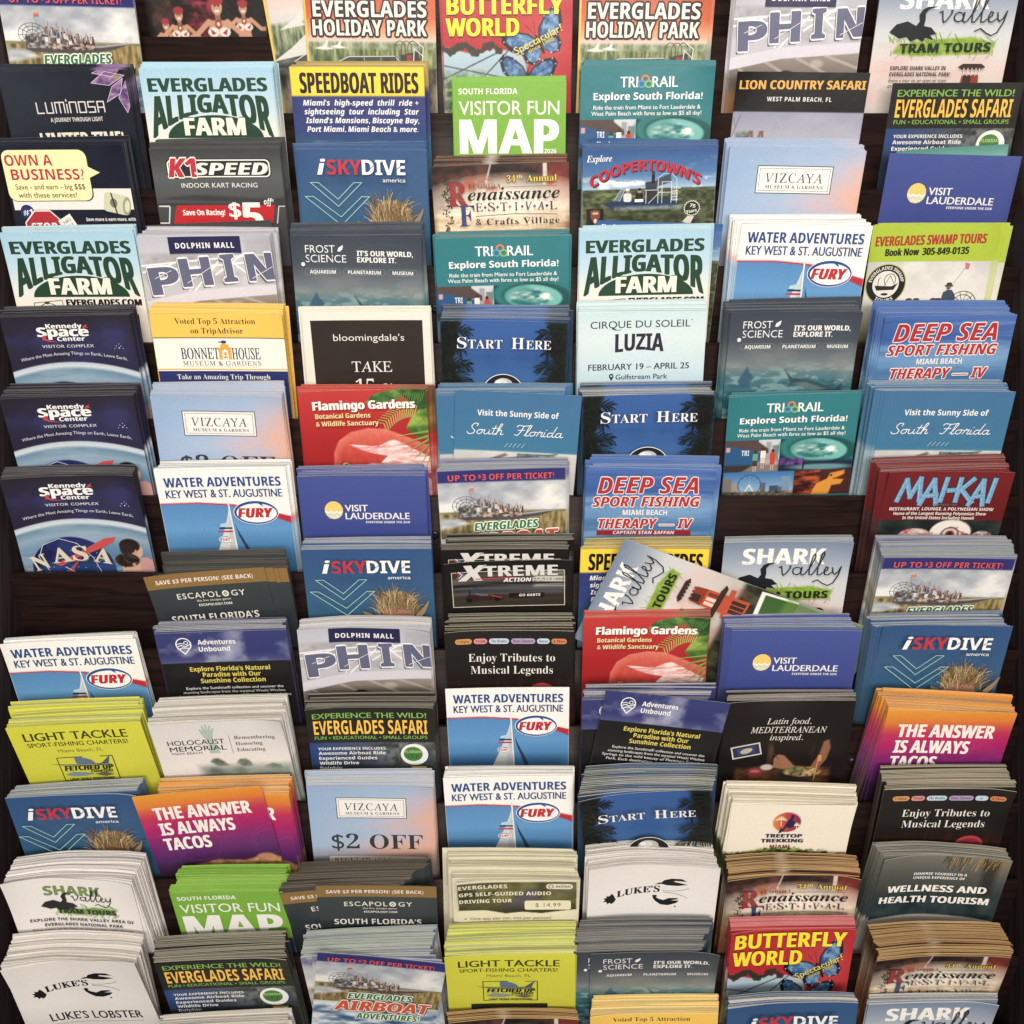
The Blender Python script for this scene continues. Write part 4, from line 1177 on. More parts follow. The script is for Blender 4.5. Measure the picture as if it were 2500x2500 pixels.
def d_fury():
    a = Art((236, 234, 230), 96, .8, [(226, 222, 206), (214, 210, 194), (232, 228, 214), (206, 202, 188)])
    sky = a.pm([(0, 29), (30, 29), (55, 31), (80, 38), (100, 46), (100, 97), (0, 97)], .8)
    a.grad([(28, (74, 134, 198)), (52, (88, 152, 212)), (70, (62, 122, 178)), (90, (40, 92, 140))], m=sky)
    R_ = (200, 36, 50)
    a.poly([(0, 28.2), (30, 28), (56, 30), (80, 35.6), (100, 41), (100, 47.4), (80, 39), (55, 31.4), (30, 29.3), (0, 29.3)], R_)
    a.vpoly([(52, 34), (50, 42), (43, 62), (34, 84), (55, 84)], (206, 208, 208)); a.vpoly([(52, 34), (53.5, 60), (55, 84), (47, 84)], (186, 190, 192))
    a.vpoly([(50.4, 46), (43.8, 50.6 - 3), (43, 50), (52.9, 50)], (176, 204, 214))
    a.vpoly([(42.6, 50.5), (53.2, 50.5), (53.3, 52), (42, 52)], (36, 44, 96)); a.vpoly([(41.5, 53.4), (53.4, 53.4), (53.5, 55), (41, 55)], (196, 60, 66))
    a.vline([(52.3, 26), (54.6, 84)], 1.1, (226, 224, 218)); a.vpoly([(55, 47), (58, 56), (64, 70), (69, 84), (65, 84), (61, 70), (57, 58)], (40, 62, 96))
    a.vell(46, 61.5, 5.4, 3.4, (214, 214, 216), n=20); fury_logo(a, 46, 61.5, .28)
    B = (34, 76, 146)
    a.text('WATER ADVENTURES', 6, 95, 14.2, 8, B, 'b', emb=.25); a.text('KEY WEST & ST. AUGUSTINE', 6, 95, 23.6, 6.8, (40, 72, 132), 'r', emb=.35)
    fury_logo(a, 73, 37.5, 1.0)
    return a


def d_swamp():
    a = Art((170, 194, 40), 96, .7, [(196, 204, 120), (176, 194, 70), (206, 208, 150)])
    ph = a.box(0, 29, 100, 97)
    a.grad([(29, (196, 194, 190)), (60, (222, 216, 208)), (80, (150, 146, 120)), (96, (90, 96, 60))], m=ph)
    a.put(ph * np.clip((a.n(.05, .06, 4) - .45) * 4, 0, 1) * .5 * (a.V < 64), (236, 232, 226))
    a.rect(0, 0, 100, 29, (166, 192, 38))
    a.text('EVERGLADES SWAMP TOURS', 4, 92, 15.8, 7.6, (182, 52, 34), 'b', emb=.5, rot=-1.2); a.text('Book Now', 13, 40, 24.2, 5.6, (34, 36, 22), 'b', rot=-1, emb=.4); a.text('305-849-0135', 43, 80, 23.6, 5.6, (34, 36, 22), 'b', rot=-1, emb=.4)
    a.vell(17, 47, 16.6, 16.6, (176, 178, 92), n=40); a.vell(17, 47, 15.8, 15.8, (34, 36, 32), n=40); a.vell(17, 47, 10.8, 10.8, (222, 218, 208), n=36)
    ring = lambda r, k: (lambda X, Y: (17 + (r - Y) * np.sin((X) * k), 47 - (r - Y) * np.cos((X) * k)))
    a.text('EVERGLADES SWAMP', -18.4, 18.4, -12.2 + 12.2, 2.6, (226, 222, 210), 'b', warp=lambda X, Y: (17 + (12 - Y) * np.sin(X / 13), 47 - (12 - Y) * np.cos(X / 13)))
    a.text('TOURS', -7.5, 7.5, 0, 2.6, (226, 222, 210), 'b', warp=lambda X, Y: (17 + (14.4 + Y) * np.sin(X / 13), 47 + (14.4 + Y) * np.cos(X / 13)))
    a.vpoly([(8, 48), (22, 48.6), (27, 46), (24, 51.5), (10, 52)], (44, 44, 40)); a.vline([(20 + 4.6 * math.cos(t), 43.6 + 5 * math.sin(t)) for t in np.linspace(2.2, 6.8, 14)], .5, (50, 50, 46)); a.vline([(16, 48), (20, 40), (24, 47)], .4, (50, 50, 46)); a.vline([(10.6, 48), (10.6, 43), (12, 41.6)], .5, (50, 50, 46)); a.vell(17, 55, 3, 1, (44, 44, 40))
    a.vline([(80, 34), (70, 50)], .25, (120, 112, 106)); a.vpoly([(79, 30), (83, 31), (82.4, 35.5), (79.6, 35)], (216, 106, 110))
    a.vell(69, 48.6, 3.6, .9, (52, 48, 46)); a.vrect(67, 46, 71, 48.8, (60, 56, 52), r=.8); a.vell(69, 50, 1.8, 1.8, (120, 90, 76)); a.vpoly([(64, 62), (65, 54), (68, 52), (72, 52), (75, 56), (76, 63)], (64, 76, 96))
    for r in (11, 8):
        a.vline([(82 + r * math.cos(t), 63 + r * .9 * math.sin(t)) for t in np.linspace(math.pi, 2 * math.pi, 14)], .5, (62, 60, 60))
    for t in np.linspace(3.3, 6.1, 6):
        a.vline([(82, 63), (82 + 11 * math.cos(t), 63 + 9.9 * math.sin(t))], .35, (70, 68, 66))
    for u in (38, 44, 58, 62):
        a.vell(u, 61, 2.2, 2.2, (120, 84, 70)); a.vell(u, 59.6, 2.6, 1.2, (84, 62, 56))
    a.poly([(34, 64), (90, 62), (90, 70), (38, 70)], (70, 62, 50), .9, 2)
    return a


def d_kennedy():
    a = Art((42, 40, 66), 104, .6, [(96, 96, 98), (60, 60, 70), (130, 126, 118), (36, 38, 52), (160, 156, 144)])
    a.grad([(0, (38, 33, 46)), (22, (42, 39, 68)), (46, (36, 34, 56))])
    a.put(np.clip((a.n(.035, .05, 4) - .42) * 3.4, 0, 1) * np.clip(1 - a.V / 46, 0, 1) ** .4 * np.clip(a.V / 14, 0, 1) * .55, (58, 62, 146))
    rs = random.Random(6)
    ed = 37 + 9 * ((a.U - 47) / 52) ** 2
    m = a.soft(ed - a.V, 1.0)
    t = a.V - ed
    a.grad([(0, (176, 190, 204)), (3.4, (196, 206, 214)), (6, (96, 134, 164)), (13, (132, 160, 184)), (24, (92, 132, 166)), (34, (74, 116, 156)), (60, (70, 110, 150))], axis=t, m=m)
    a.put(m * np.clip((a.n(.02, .12, 8) - .5) * 4, 0, 1) * .4 * (t > 5), (170, 190, 204))
    # sphere with raised letters, two heads
    a.rect(0, 78, 16, 104, (150, 150, 150), .8, 4)
    sp = a.soft((np.hypot((a.U - 38) / 32, (a.V - 83) / 30) - 1) * 30, .8)
    a.grad([(52, (34, 38, 104)), (70, (26, 28, 80)), (80, (30, 64, 124)), (92, (18, 22, 60))], m=sp)
    a.put(sp * np.clip((a.n(.06, .06, 9) - .5) * 4, 0, 1) * .5, (46, 70, 150)); a.put(sp * np.clip((16 - a.U) / 10, 0, .6), (14, 16, 40))
    for i in range(26):
        u, v = rs.uniform(11, 66), rs.uniform(56, 92)
        a.vell(u, v, .3, .3, (220, 222, 230), n=6)
    a.vline([(18, 82), (13, 70), (18, 59), (31, 54), (44, 59), (54, 72), (60, 92)], .5, (196, 200, 210))
    a.vpoly([(24, 77), (44, 67), (66, 55), (75, 54), (73, 58), (62, 64), (44, 71), (28, 79)], (206, 66, 66)); a.vpoly([(46, 70), (38, 81), (26, 92), (24, 92), (36, 80)], (190, 60, 62))
    a.vline([(31, 80), (36, 84), (43, 90)], .7, (196, 196, 190))
    for ch, u0, u1, b, r in (('N', 8.5, 20.5, 80.6, -16), ('A', 23, 38, 75.4, -5), ('S', 38.5, 50, 74.4, 3), ('A', 54, 67.5, 77, 12)):
        a.text(ch, u0, u1, b, 13, (206, 196, 176), 'sb', rot=r, emb=.6, sh=(.9, .8, (110, 100, 90)))
    sk = (206, 158, 132)
    a.poly([(84, 84), (88, 74), (96, 73), (100, 76), (100, 96), (84, 96)], (196, 140, 136), w=1); a.ell(88, 67, 5.5, 7, sk, w=1); a.ell(84, 62.5, 8, 6.4, (38, 27, 25), w=1); a.ell(81, 66, 5, 5, (44, 31, 28), w=1); a.ell(88, 68, 1.2, 1.7, (190, 136, 112))
    a.poly([(72, 92), (74, 86), (80, 84), (92, 92)], (226, 222, 220), w=1); a.ell(82, 82, 7.4, 7.6, sk, w=1); a.fuzz(a.soft((np.hypot((a.U - 80) / 9.6, (a.V - 75.6) / 6.4) - 1) * 8, 1.2), (26, 19, 18), (78, 56, 46), .5, .5, 3); a.ell(84.6, 80, 1.4, 1.9, (190, 136, 112)); a.ell(77, 82, .7, .5, (60, 40, 36))
    w_ = (234, 232, 230)
    a.text('Kennedy', 34, 62, 9.6, 3.6, w_, 'b', emb=.4); a.text('Space', 26.5, 66, 16, 7.4, w_, 'b', emb=.9); a.text('Center', 41, 62.5, 19.7, 3.4, w_, 'b', emb=.3)
    a.vpoly([(32, 14.6), (29, 16), (29.6, 18.6), (34, 20), (42, 20.8), (34, 18.8), (32, 17.2), (33, 15.6)], (204, 62, 62)); a.vpoly([(63, 8), (66.6, 6.4), (65.4, 8.2), (67, 9.6), (64.4, 9), (62.4, 10.6)], (204, 62, 62))
    a.text('VISITOR COMPLEX', 28, 68.5, 25, 2.3, (206, 204, 212), 'r', emb=.2, sp=1.1)
    for u, v, r in ((88, 26, .5), (86, 24.4, .35), (89.6, 24.6, .35), (91, 26.6, .3), (84.6, 26.4, .3), (88.4, 22.8, .3)):
        a.vell(u, v, r, r, (210, 214, 236), n=8)
    a.text('Where the Most Amazing Things on Earth, Leave Earth.', 9, 93, 30.8, 2.5, (196, 196, 210), 'r', warp=lambda X, Y: (X, Y + 6.2 * ((X - 50) / 45) ** 2), emb=.08)
    return a


def d_bonnet():
    a = Art((244, 190, 66), 96, 2.5, [(240, 214, 140), (236, 196, 84), (244, 224, 166)])
    a.vrect(.05, 19.4, 99.95, 44.6, (236, 230, 216)); a.vrect(.05, 18.8, 99.95, 19.5, (60, 44, 40)); a.vrect(.05, 44.4, 99.95, 45.4, (222, 160, 60)); a.vrect(.05, 46.2, 99.95, 95.9, (38, 48, 112))
    a.vrect(.05, 45.4, 99.95, 46.2, (236, 230, 216))
    dk, nv = (52, 38, 34), (52, 58, 96)
    a.text('Voted Top 5 Attraction', 18, 79, 8, 4.5, dk, 's', thin=-.006); a.text('on TripAdvisor', 29, 69, 15.6, 4.5, dk, 's', thin=-.006)
    a.text('BONNET', 19.5, 48.5, 36.4, 9.2, nv, 'u', emb=.25); a.text('HOUSE', 58.5, 80, 36.4, 9.2, nv, 'u', emb=.25)
    a.vpoly([(48.4, 36.6), (48.4, 27), (50, 26.6), (50.6, 24.4), (53.4, 23.4), (56, 24.4), (56.8, 26.6), (58.2, 27), (58.2, 36.6), (55.6, 36.6), (55.6, 30), (53.4, 28), (51, 30), (51, 36.6)], (226, 160, 54))
    a.vell(53.3, 31.8, 1.4, 1.2, (216, 170, 90)); a.vrect(51.8, 34.4, 54.8, 35.6, (206, 130, 60)); a.vrect(53, 31, 53.6, 35, (206, 130, 60))
    a.vell(53, 22.4, 2.3, 1.2, (44, 66, 110)); a.vpoly([(50.8, 22.6), (49, 21.4), (49.4, 23)], (44, 66, 110))
    a.text('MUSEUM & GARDENS', 20, 80, 41.6, 3.6, nv, 'u', sp=1.15); a.vline([(20, 42.6), (80, 42.6)], .2, (200, 170, 110))
    a.text('Take an Amazing Trip Through', 14, 86, 53, 4.1, (226, 224, 222), 's', thin=-.007)
    return a


def d_bloom():
    a = Art((226, 220, 206), 96, 2.5, [(206, 198, 178), (222, 216, 198), (196, 188, 168)])
    a.vrect(6, 7, 94, 95.9, (50, 40, 37))
    w_ = (230, 226, 220)
    a.text("bloomingdale's", 23, 79, 23.6, 5.4, w_, 'r', thin=-.004)
    a.text('TAKE', 36, 68, 49.2, 8.6, w_, 'u'); a.text('15', 38, 53, 67, 11.5, w_, 's', thin=-.008); a.text('%', 60, 68, 65, 6, w_, 'r')
    return a


def frond(a, base, tip, n, L, col, rs, sag=.3):
    bx, by = base; tx, ty = tip
    for i in range(n):
        t = (i + 1) / n
        x = bx + (tx - bx) * t; y = by + (ty - by) * t + sag * L * t * t
        for sgn in (-1, 1):
            ang = math.atan2(ty - by, tx - bx) + sgn * (1.2 - .6 * t) + rs.uniform(-.18, .18)
            l = L * (1 - .5 * t) * rs.uniform(.7, 1.1)
            c = tuple(v * rs.uniform(.7, 1.5) for v in col)
            a.vline([(x, y), (x + l * .6 * math.cos(ang), y + l * .6 * math.sin(ang) + .06 * l), (x + l * math.cos(ang), y + l * math.sin(ang) + .26 * l)], .8, c)


def d_start():
    a = Art((44, 88, 160), 96, .9, [(226, 222, 190), (206, 206, 196), (236, 230, 200), (150, 160, 150), (28, 34, 30)])
    a.grad([(0, (48, 92, 168)), (30, (44, 88, 160)), (56, (52, 104, 168)), (96, (70, 120, 170))])
    a.put(np.clip(a.n(.01, .4, 3) * 2 - 1, 0, 1) * .15, (90, 140, 190))
    rs = random.Random(12)
    dk = (22, 27, 22)
    for p in ([(0, 0), (16, 0), (13, 12), (14, 24), (7, 34), (19, 52), (14, 97), (0, 97)], [(100, 0), (83, 0), (88, 12), (85, 24), (93, 34), (81, 54), (86, 97), (100, 97)]):
        a.put(a.pm(p, 4) * np.clip(.55 + a.n(.3, .3, 5), 0, 1), (27, 30, 24))
    for sx in (0, 1):
        X = lambda x: 100 - x if sx else x
        for b, t, n, L in (((-2, 7), (21, 5), 16, 12), ((0, 3), (16, 20), 14, 12), ((-2, 12), (8, 32), 12, 10), ((-2, 32), (22, 32), 16, 12), ((-2, 36), (27, 50), 18, 13), ((0, 42), (20, 66), 15, 12)):
            frond(a, (X(b[0]), b[1]), (X(t[0]), t[1]), n, L, dk, rs)
    # clip strokes back to the sheet
    for i, t in enumerate(a.T):
        a.T[i] = np.stack([np.clip(t[..., 0], .1, 99.9), np.maximum(t[..., 1], .1)], -1)
    w_ = (232, 230, 226)
    for t, u0, u1, h in (('S', 13.5, 21, 9), ('TART', 22, 49, 7), ('H', 56, 66, 9), ('ERE', 67.4, 87, 7)):
        a.text(t, u0, u1, 19.6, h, w_, 's', thin=-.006, sh=(.5, .5, (26, 44, 86)))
    a.vell(50, 55, 16.4, 15, (222, 222, 216), n=40); a.vell(50, 55, 15.8, 14.4, (24, 24, 26), n=40)
    a.vell(50, 55, 8.8, 11.4, (146, 146, 144), n=28); a.vell(50, 49.4, 7.8, 6, (176, 176, 174), n=24); a.vell(48.6, 47.6, 5, 3.2, (206, 206, 204), n=18); a.vell(46, 47, 2.4, 1.5, (228, 228, 226), n=14)
    a.vrect(42, 58, 48, 59, (70, 70, 70)); a.vrect(52, 58, 58, 59, (70, 70, 70)); a.vell(50, 70, 11, 5.6, (60, 62, 70), n=20)
    a.vrect(0.05, 80, 99.95, 95.9, (38, 70, 112))
    return a


def d_cirque():
    a = Art((188, 214, 222), 92, 2.5, [(206, 214, 196), (190, 206, 204), (218, 220, 200)])
    a.grad([(0, (190, 216, 222)), (20, (204, 222, 224)), (60, (176, 206, 220)), (92, (150, 190, 214))])
    D_ = (42, 44, 62)
    a.text('CIRQUE DU SOLEIL', 9, 87.5, 12, 5.6, D_, 'r', emb=.08); a.vline([(26, 12.4), (29, 13.8), (33, 13.4)], .5, D_); a.vell(88.6, 6.6, .5, .5, D_, n=8)
    a.text('LUZIA', 29, 67, 30.6, 13.8, (48, 42, 62), 'b', emb=.6, warp=lambda X, Y: (X, Y + .9 * np.cos((X - 29) / 38 * 2 * np.pi) * (Y > 24)))
    a.text('FEBRUARY 19 \u2013 APRIL 25', 7.5, 88, 46, 5, D_, 'r', emb=.2); a.text('Gulfstream Park', 29.5, 71, 54, 4.1, D_, 'r', emb=.2)
    a.vell(26, 51, 1.9, 2, D_, n=16); a.vpoly([(24.3, 52), (27.7, 52), (26, 55)], D_); a.vell(26, 51, .8, .8, (190, 214, 222), n=10)
    return a


def d_deepsea():
    a = Art((60, 104, 178), 96, .9, [(214, 216, 214), (110, 146, 196), (206, 212, 216), (70, 110, 176)])
    a.grad([(0, (66, 104, 184)), (18, (52, 90, 170)), (34, (96, 144, 198)), (50, (58, 112, 170)), (60, (80, 134, 180)), (96, (40, 84, 130))])
    a.put(np.clip((a.n(.014, .16, 4, 5) - .46) * 4, 0, 1) * .5, (130, 170, 210)); a.put(np.clip((a.n(.012, .2, 14, 5) - .54) * 5, 0, 1) * .4, (36, 78, 140))
    R_, w_ = (192, 38, 44), (226, 222, 218)
    for t, u0, u1, b, h in (('DEEP SEA', 9.5, 88, 20.4, 14), ('SPORT FISHING', 6, 90, 31.8, 8.6), ('THERAPY \u2014 IV', 11, 86, 51, 8.6)):
        a.text(t, u0, u1, b, h, R_, 'bi', emb=.4, out=(.85, w_))
    a.text('MIAMI BEACH', 30, 65, 39.2, 4.6, w_, 'b', emb=.1)
    a.vrect(10, 52.6, 85, 56.8, (164, 26, 32)); a.text('CAPTAIN STAN SAFFAN', 23, 72, 56, 2.8, w_, 'bi')
    return a


def leafy(a, pts, c0, c1):
    m = a.pm(pts, .8)
    a.fuzz(m, c0, c1, .14, .14, 4, k=2.6)


def d_flamingo():
    a = Art((196, 42, 42), 96, .6, [(222, 140, 124), (226, 156, 140), (206, 208, 150), (214, 120, 106)])
    a.grad([(0, (208, 50, 48)), (40, (186, 30, 34)), (96, (170, 26, 30))])
    body = a.pm([(22, 66), (23, 52), (28, 42), (38, 35), (52, 32), (66, 33), (78, 38), (100, 48), (100, 97), (22, 97)], 1.2)
    a.grad([(30, (226, 96, 80)), (42, (222, 84, 68)), (58, (206, 56, 48)), (97, (186, 42, 42))], m=body)
    rim = a.pm([(25, 66), (26, 53), (31, 44.5), (40, 38), (53, 35.4), (66, 36.4), (77, 41), (100, 52), (100, 97), (25, 97)], 7)
    a.put(body * (1 - rim) * .6, (238, 128, 104)); a.put(body * np.clip((a.n(.4, .2, 8, 5) - .47) * 4, 0, 1) * .12, (244, 146, 120)); a.put(body * np.clip((a.n(.3, .2, 28, 5) - .52) * 4, 0, 1) * .12, (160, 30, 34))
    fe = a.pm([(36, 45.5), (46, 46.6), (58, 48), (66, 44), (72, 42), (80, 46), (88, 51), (100, 58), (100, 72), (78, 66), (60, 62), (66, 56), (52, 53), (44, 50)], 1)
    a.fuzz(fe, (226, 146, 140), (248, 224, 220), .10, .6, 5, k=3.2)
    for i in range(9):
        a.vline([(50 + 5 * i, 50 + 1.5 * i), (58 + 5 * i, 47 + 2.2 * i)], .22, (250, 232, 228))
    be = a.pm([(36, 70), (52, 62), (72, 64), (92, 72), (100, 78), (100, 97), (34, 97)], 1.4)
    a.fuzz(be, (206, 120, 116), (232, 176, 170), .06, .2, 6)
    a.ell(31.5, 64, 4.2, 3.6, (120, 34, 34), w=1); a.ell(31.5, 63.6, 3, 2.6, (222, 176, 70)); a.ell(32, 63.6, 1.5, 1.5, (30, 16, 16))
    leafy(a, [(52, 10), (58, 4), (68, 1), (80, 0), (88, 2), (78, 7), (66, 11), (56, 12)], (46, 96, 40), (120, 160, 66)); leafy(a, [(82, 33), (88, 22), (96, 15), (100, 13), (100, 36), (92, 41)], (56, 104, 34), (146, 172, 60))
    leafy(a, [(76, 0), (100, 0), (100, 16), (90, 18), (84, 8)], (24, 64, 30), (70, 120, 52))
    rs = random.Random(3)
    for i in range(15):
        t = i / 14; x, y = 92 - 27 * t, 14 + 14 * t * t
        a.vline([(x, y), (x - 3 + 5 * t, y + 9 - 2 * t)], .8, (178, 176, 82)); a.vline([(x, y), (x - 6, y - 4 + 3 * t)], .7, (150, 162, 70))
    for i in range(13):
        x = 78 + i * 1.7
        a.vline([(x, 3), (x - 1.6, 8 + (i % 3))], .6, (92, 134, 56))
    for x0, y0, x1, y1 in ((100, 38, 76, 46), (100, 41, 80, 54), (100, 45, 84, 62), (100, 50, 90, 67), (100, 34, 74, 39), (100, 56, 95, 70)):
        a.vpoly([(x0, y0), (x0 - .1, y0 + 2.8), (x1, y1)], (104, 136, 52)); a.vline([(x0 - .2, y0 + 1.2), (x1, y1)], .25, (186, 196, 110))
    a.text('Flamingo Gardens', 10.5, 90.5, 15.4, 7, (238, 234, 226), 'b', emb=.7, sh=(.8, .7, (110, 18, 22)))
    a.text('Botanical Gardens', 11.5, 55, 22.6, 4, (236, 206, 136), 'b', emb=.3, sh=(.5, .5, (110, 18, 22))); a.text('& Wildlife Sanctuary', 11.5, 61, 29, 4, (236, 206, 136), 'b', emb=.3, sh=(.5, .5, (110, 18, 22)))
    return a


LOOPS = {'S': (6.2, [[(.6, 1.6), (2, 0), (4.4, .5), (5, 2.6), (3.4, 4.6), (2.4, 6.6), (3.6, 9), (5.8, 8.6), (5.4, 6.8)]]),
         'o': (4.4, [[(3, 3.8), (1, 3.4), (.4, 1.6), (1.6, .1), (3.2, 1.2), (3.2, 3), (2.6, 3.9), (4.6, 3.3)]]),
         'u': (4.6, [[(.3, 3.9), (.3, 1.2), (1.4, .1), (2.9, 1.4), (3.2, 3.9), (3.2, 1), (4, .1), (4.8, .9)]]),
         't': (2.8, [[(1.6, 7.6), (1, 2), (1.4, .2), (2.8, .7)], [(-.2, 5.2), (3, 5.5)]]),
         'h': (4.6, [[(.2, .2), (1.2, 4), (2.4, 8.6), (1.4, 9), (.8, 5), (.5, 0), (1.2, 3), (2.6, 4), (3.2, 2.8), (3, .7), (3.8, .1), (4.6, .8)]]),
         'F': (5.6, [[(0, 7.4), (1, 8.9), (4, 8.4), (7.4, 9.2)], [(3.8, 8.4), (3, 3), (1.8, .2), (.2, .8)], [(1.4, 4.6), (5, 4.9)]]),
         'l': (2.7, [[(.2, .4), (1.6, 4), (2.6, 8.5), (1.7, 9), (1, 5), (1.1, .6), (2, .1), (2.8, .8)]]),
         'r': (3.8, [[(.2, .4), (1, 3.8), (1.4, 4.5), (1.7, 3.5), (2.9, 3.8), (2.6, 1), (3.2, .1), (4, .8)]]),
         'i': (2, [[(.4, 3.8), (.4, .8), (1.2, .1), (2, .8)], [(.9, 5.8), (1, 6)]]),
         'd': (4.8, [[(3, 3.6), (1.2, 3.6), (.4, 1.6), (1.4, .1), (2.8, 1.2), (3.6, 5), (4.2, 9), (3.4, 4), (3.4, .8), (4.2, .1), (5, .8)]]),
         'a': (4.6, [[(3, 3.6), (1.2, 3.6), (.4, 1.6), (1.4, .1), (2.8, 1.2), (3.2, 3.8), (3.2, .8), (4, .1), (4.8, .8)]])}


def loops(a, word, u0, u1, base, s, col):
    """One-line looping script written from smoothed strokes."""
    tot = sum(LOOPS[c][0] for c in word)
    kx, x = (u1 - u0) / (tot + 1.5), 0.0
    for c in word:
        w, strokes = LOOPS[c]
        for st in strokes:
            p = np.array([st[0]] + st + [st[-1]], float)
            pts = []
            for i in range(1, len(p) - 2):
                for t in np.linspace(0, 1, 5)[:4]:
                    q0, q1, q2, q3 = p[i - 1:i + 3]
                    pts.append(.5 * (2 * q1 + (q2 - q0) * t + (2 * q0 - 5 * q1 + 4 * q2 - q3) * t * t + (3 * q1 - q0 - 3 * q2 + q3) * t ** 3))
            pts.append(p[-1])
            a.vline([(u0 + (x + q[0] + q[1] * .22) * kx, base - q[1] * s) for q in pts], .62, col)
        x += w


def d_sunny():
    a = Art((58, 116, 162), 96, .9, [(206, 206, 200), (120, 150, 176), (216, 214, 206), (90, 130, 164)])
    a.grad([(0, (58, 110, 160)), (46, (52, 118, 160)), (49, (56, 122, 162))])
    b = a.box(0, 49.6, 100, 97)
    a.fuzz(b, (176, 178, 180), (206, 204, 202), .03, .1, 4)
    a.poly([(14, 62), (42, 51), (44, 53), (18, 64)], (120, 110, 104)); a.rect(52, 51, 82, 70, (74, 98, 104)); a.fuzz(a.box(52, 52, 82, 70), (60, 86, 96), (150, 176, 176), .1, .1, 5)
    for u in (52, 60, 68, 77):
        a.line([(u, 51), (u, 70)], .7, (50, 56, 60))
    a.line([(30, 57), (84, 50.4)], 1, (90, 88, 88)); a.rect(84, 51, 100, 97, (206, 196, 196), .8, 2); a.poly([(24, 97), (24, 80), (32, 70), (40, 80), (40, 97)], (110, 112, 116), .7, 2)
    w_ = (234, 232, 228)
    a.text('Visit the Sunny Side of', 18, 83, 20, 4.7, w_, 'b')
    loops(a, 'South', 9, 41, 35.6, .98, w_); loops(a, 'Florida', 48, 89, 35.6, .98, w_)
    for i in range(5):
        a.vline([(41 + 3.4 * i, 45.6), (43.4 + 3.4 * i, 42.4)], .4, (176, 206, 220))
    return a


def d_maikai():
    a = Art((116, 22, 28), 92, .8, [(196, 150, 142), (150, 80, 76), (206, 176, 166), (122, 40, 42)])
    a.grad([(0, (124, 26, 30)), (42, (106, 18, 24))])
    ph = a.box(0, 42.5, 100, 92)
    a.fuzz(ph, (14, 20, 22), (40, 56, 52), .08, .1, 3)
    e = a.soft((np.hypot((a.U - 60) / 17, (a.V - 54) / 12) - 1) * 12, 1)
    a.put(e, (222, 214, 204)); a.put(e * np.clip((a.n(.11, .14, 7) - .56) * 12, 0, 1), (176, 40, 48)); a.ell(60, 55, 7.4, 6.4, (40, 30, 32), w=.8); a.ell(60, 55, 6.4, 5.5, (206, 180, 170)); a.ell(60, 55, 3.6, 3.4, (130, 32, 32)); a.ell(60, 55, 1.6, 1.6, (20, 14, 16))
    a.fuzz(a.soft((np.hypot((a.U - 31) / 13, (a.V - 56) / 6) - 1) * 8, 1.4), (206, 200, 192), (196, 60, 62), .3, .3, 5, k=3); a.fuzz(a.soft((np.hypot((a.U - 86) / 8, (a.V - 56) / 4) - 1) * 8, 1.4), (206, 200, 192), (120, 40, 42), .3, .3, 5, k=3)
    bl, dk, lt = (104, 158, 200), (34, 54, 84), (150, 190, 218)
    bars = [[(11, 25, 16, 7), (16, 7, 21, 22), (21, 22, 27, 6), (27, 6, 29, 25)], [(30, 28, 38, 7), (38, 7, 43, 28), (32, 21, 42, 20)], [(48, 6, 46, 25)], [(51, 16, 56, 15.6)], [(59, 6, 58, 25), (59, 17, 69, 6), (61, 15, 71, 26)], [(69, 28, 77, 7), (77, 7, 80, 28), (72, 21, 79, 20)], [(86, 6, 84, 25)]]
    for ch in bars:
        for x0, y0, x1, y1 in ch:
            a.vline([(x0, y0), (x1, y1)], 5.0, dk)
    for ch in bars:
        for x0, y0, x1, y1 in ch:
            a.vline([(x0, y0), (x1, y1)], 3.9, bl)
            for t in (.2, .55, .85):
                x, y = x0 + (x1 - x0) * t, y0 + (y1 - y0) * t
                d = math.hypot(x1 - x0, y1 - y0); nx, ny = -(y1 - y0) / d * 1.9, (x1 - x0) / d * 1.9
                a.vline([(x - nx, y - ny), (x + nx, y + ny)], .35, (64, 116, 160))
            a.vline([(x0 - .8, y0), (x1 - .8, y1)], .5, lt)
    a.text('FOUNDED 1956', 42, 60, 29, 1.6, (70, 100, 130), 'b')
    w_ = (226, 218, 212)
    a.text('RESTAURANT, LOUNGE, & POLYNESIAN SHOW', 6, 90, 33.2, 2.7, w_, 'b'); a.text('Home of the Longest Running Polynesian Show', 10, 85, 37.2, 2.6, w_, 'b'); a.text('In the United States Including Hawaii', 18, 76, 41, 2.6, w_, 'b')
    return a


def d_escape():
    a = Art((46, 54, 58), 84, 2.5, [(120, 104, 78), (90, 84, 76), (140, 126, 104), (64, 60, 56), (104, 88, 60)])
    a.grad([(13, (56, 64, 66)), (40, (44, 52, 58)), (84, (36, 42, 48))])
    a.vrect(.05, 0.05, 99.95, 13, (142, 104, 50))
    w_ = (228, 222, 210)
    a.text('SAVE $3 PER PERSON! (SEE BACK)', 8, 89, 8.8, 3.7, w_, 'b')
    a.text('ESCAPOL', 22, 58, 24.2, 5.2, w_, 'r', sp=1.2, emb=.15); a.text('GY', 67.5, 79, 24.2, 5.2, w_, 'r', sp=1.2, emb=.15)
    a.vell(62.6, 21.6, 2.9, 2.9, w_, n=14); a.vell(62.6, 21.6, 1.7, 1.7, (60, 66, 68), n=10); a.vline([(60.5, 20), (64.8, 23.4)], .5, w_); a.vline([(60.8, 23.6), (64.6, 19.8)], .5, w_)
    a.text('the live escape game', 37, 66, 27.6, 2.0, (206, 204, 198), 'r', emb=.1); a.text('ESCAPOLOGY.COM', 38, 66, 32, 2.2, w_, 'b')
    a.text("SOUTH FLORIDA'S", 12, 86, 46, 6.4, (220, 214, 204), 'b')
    return a


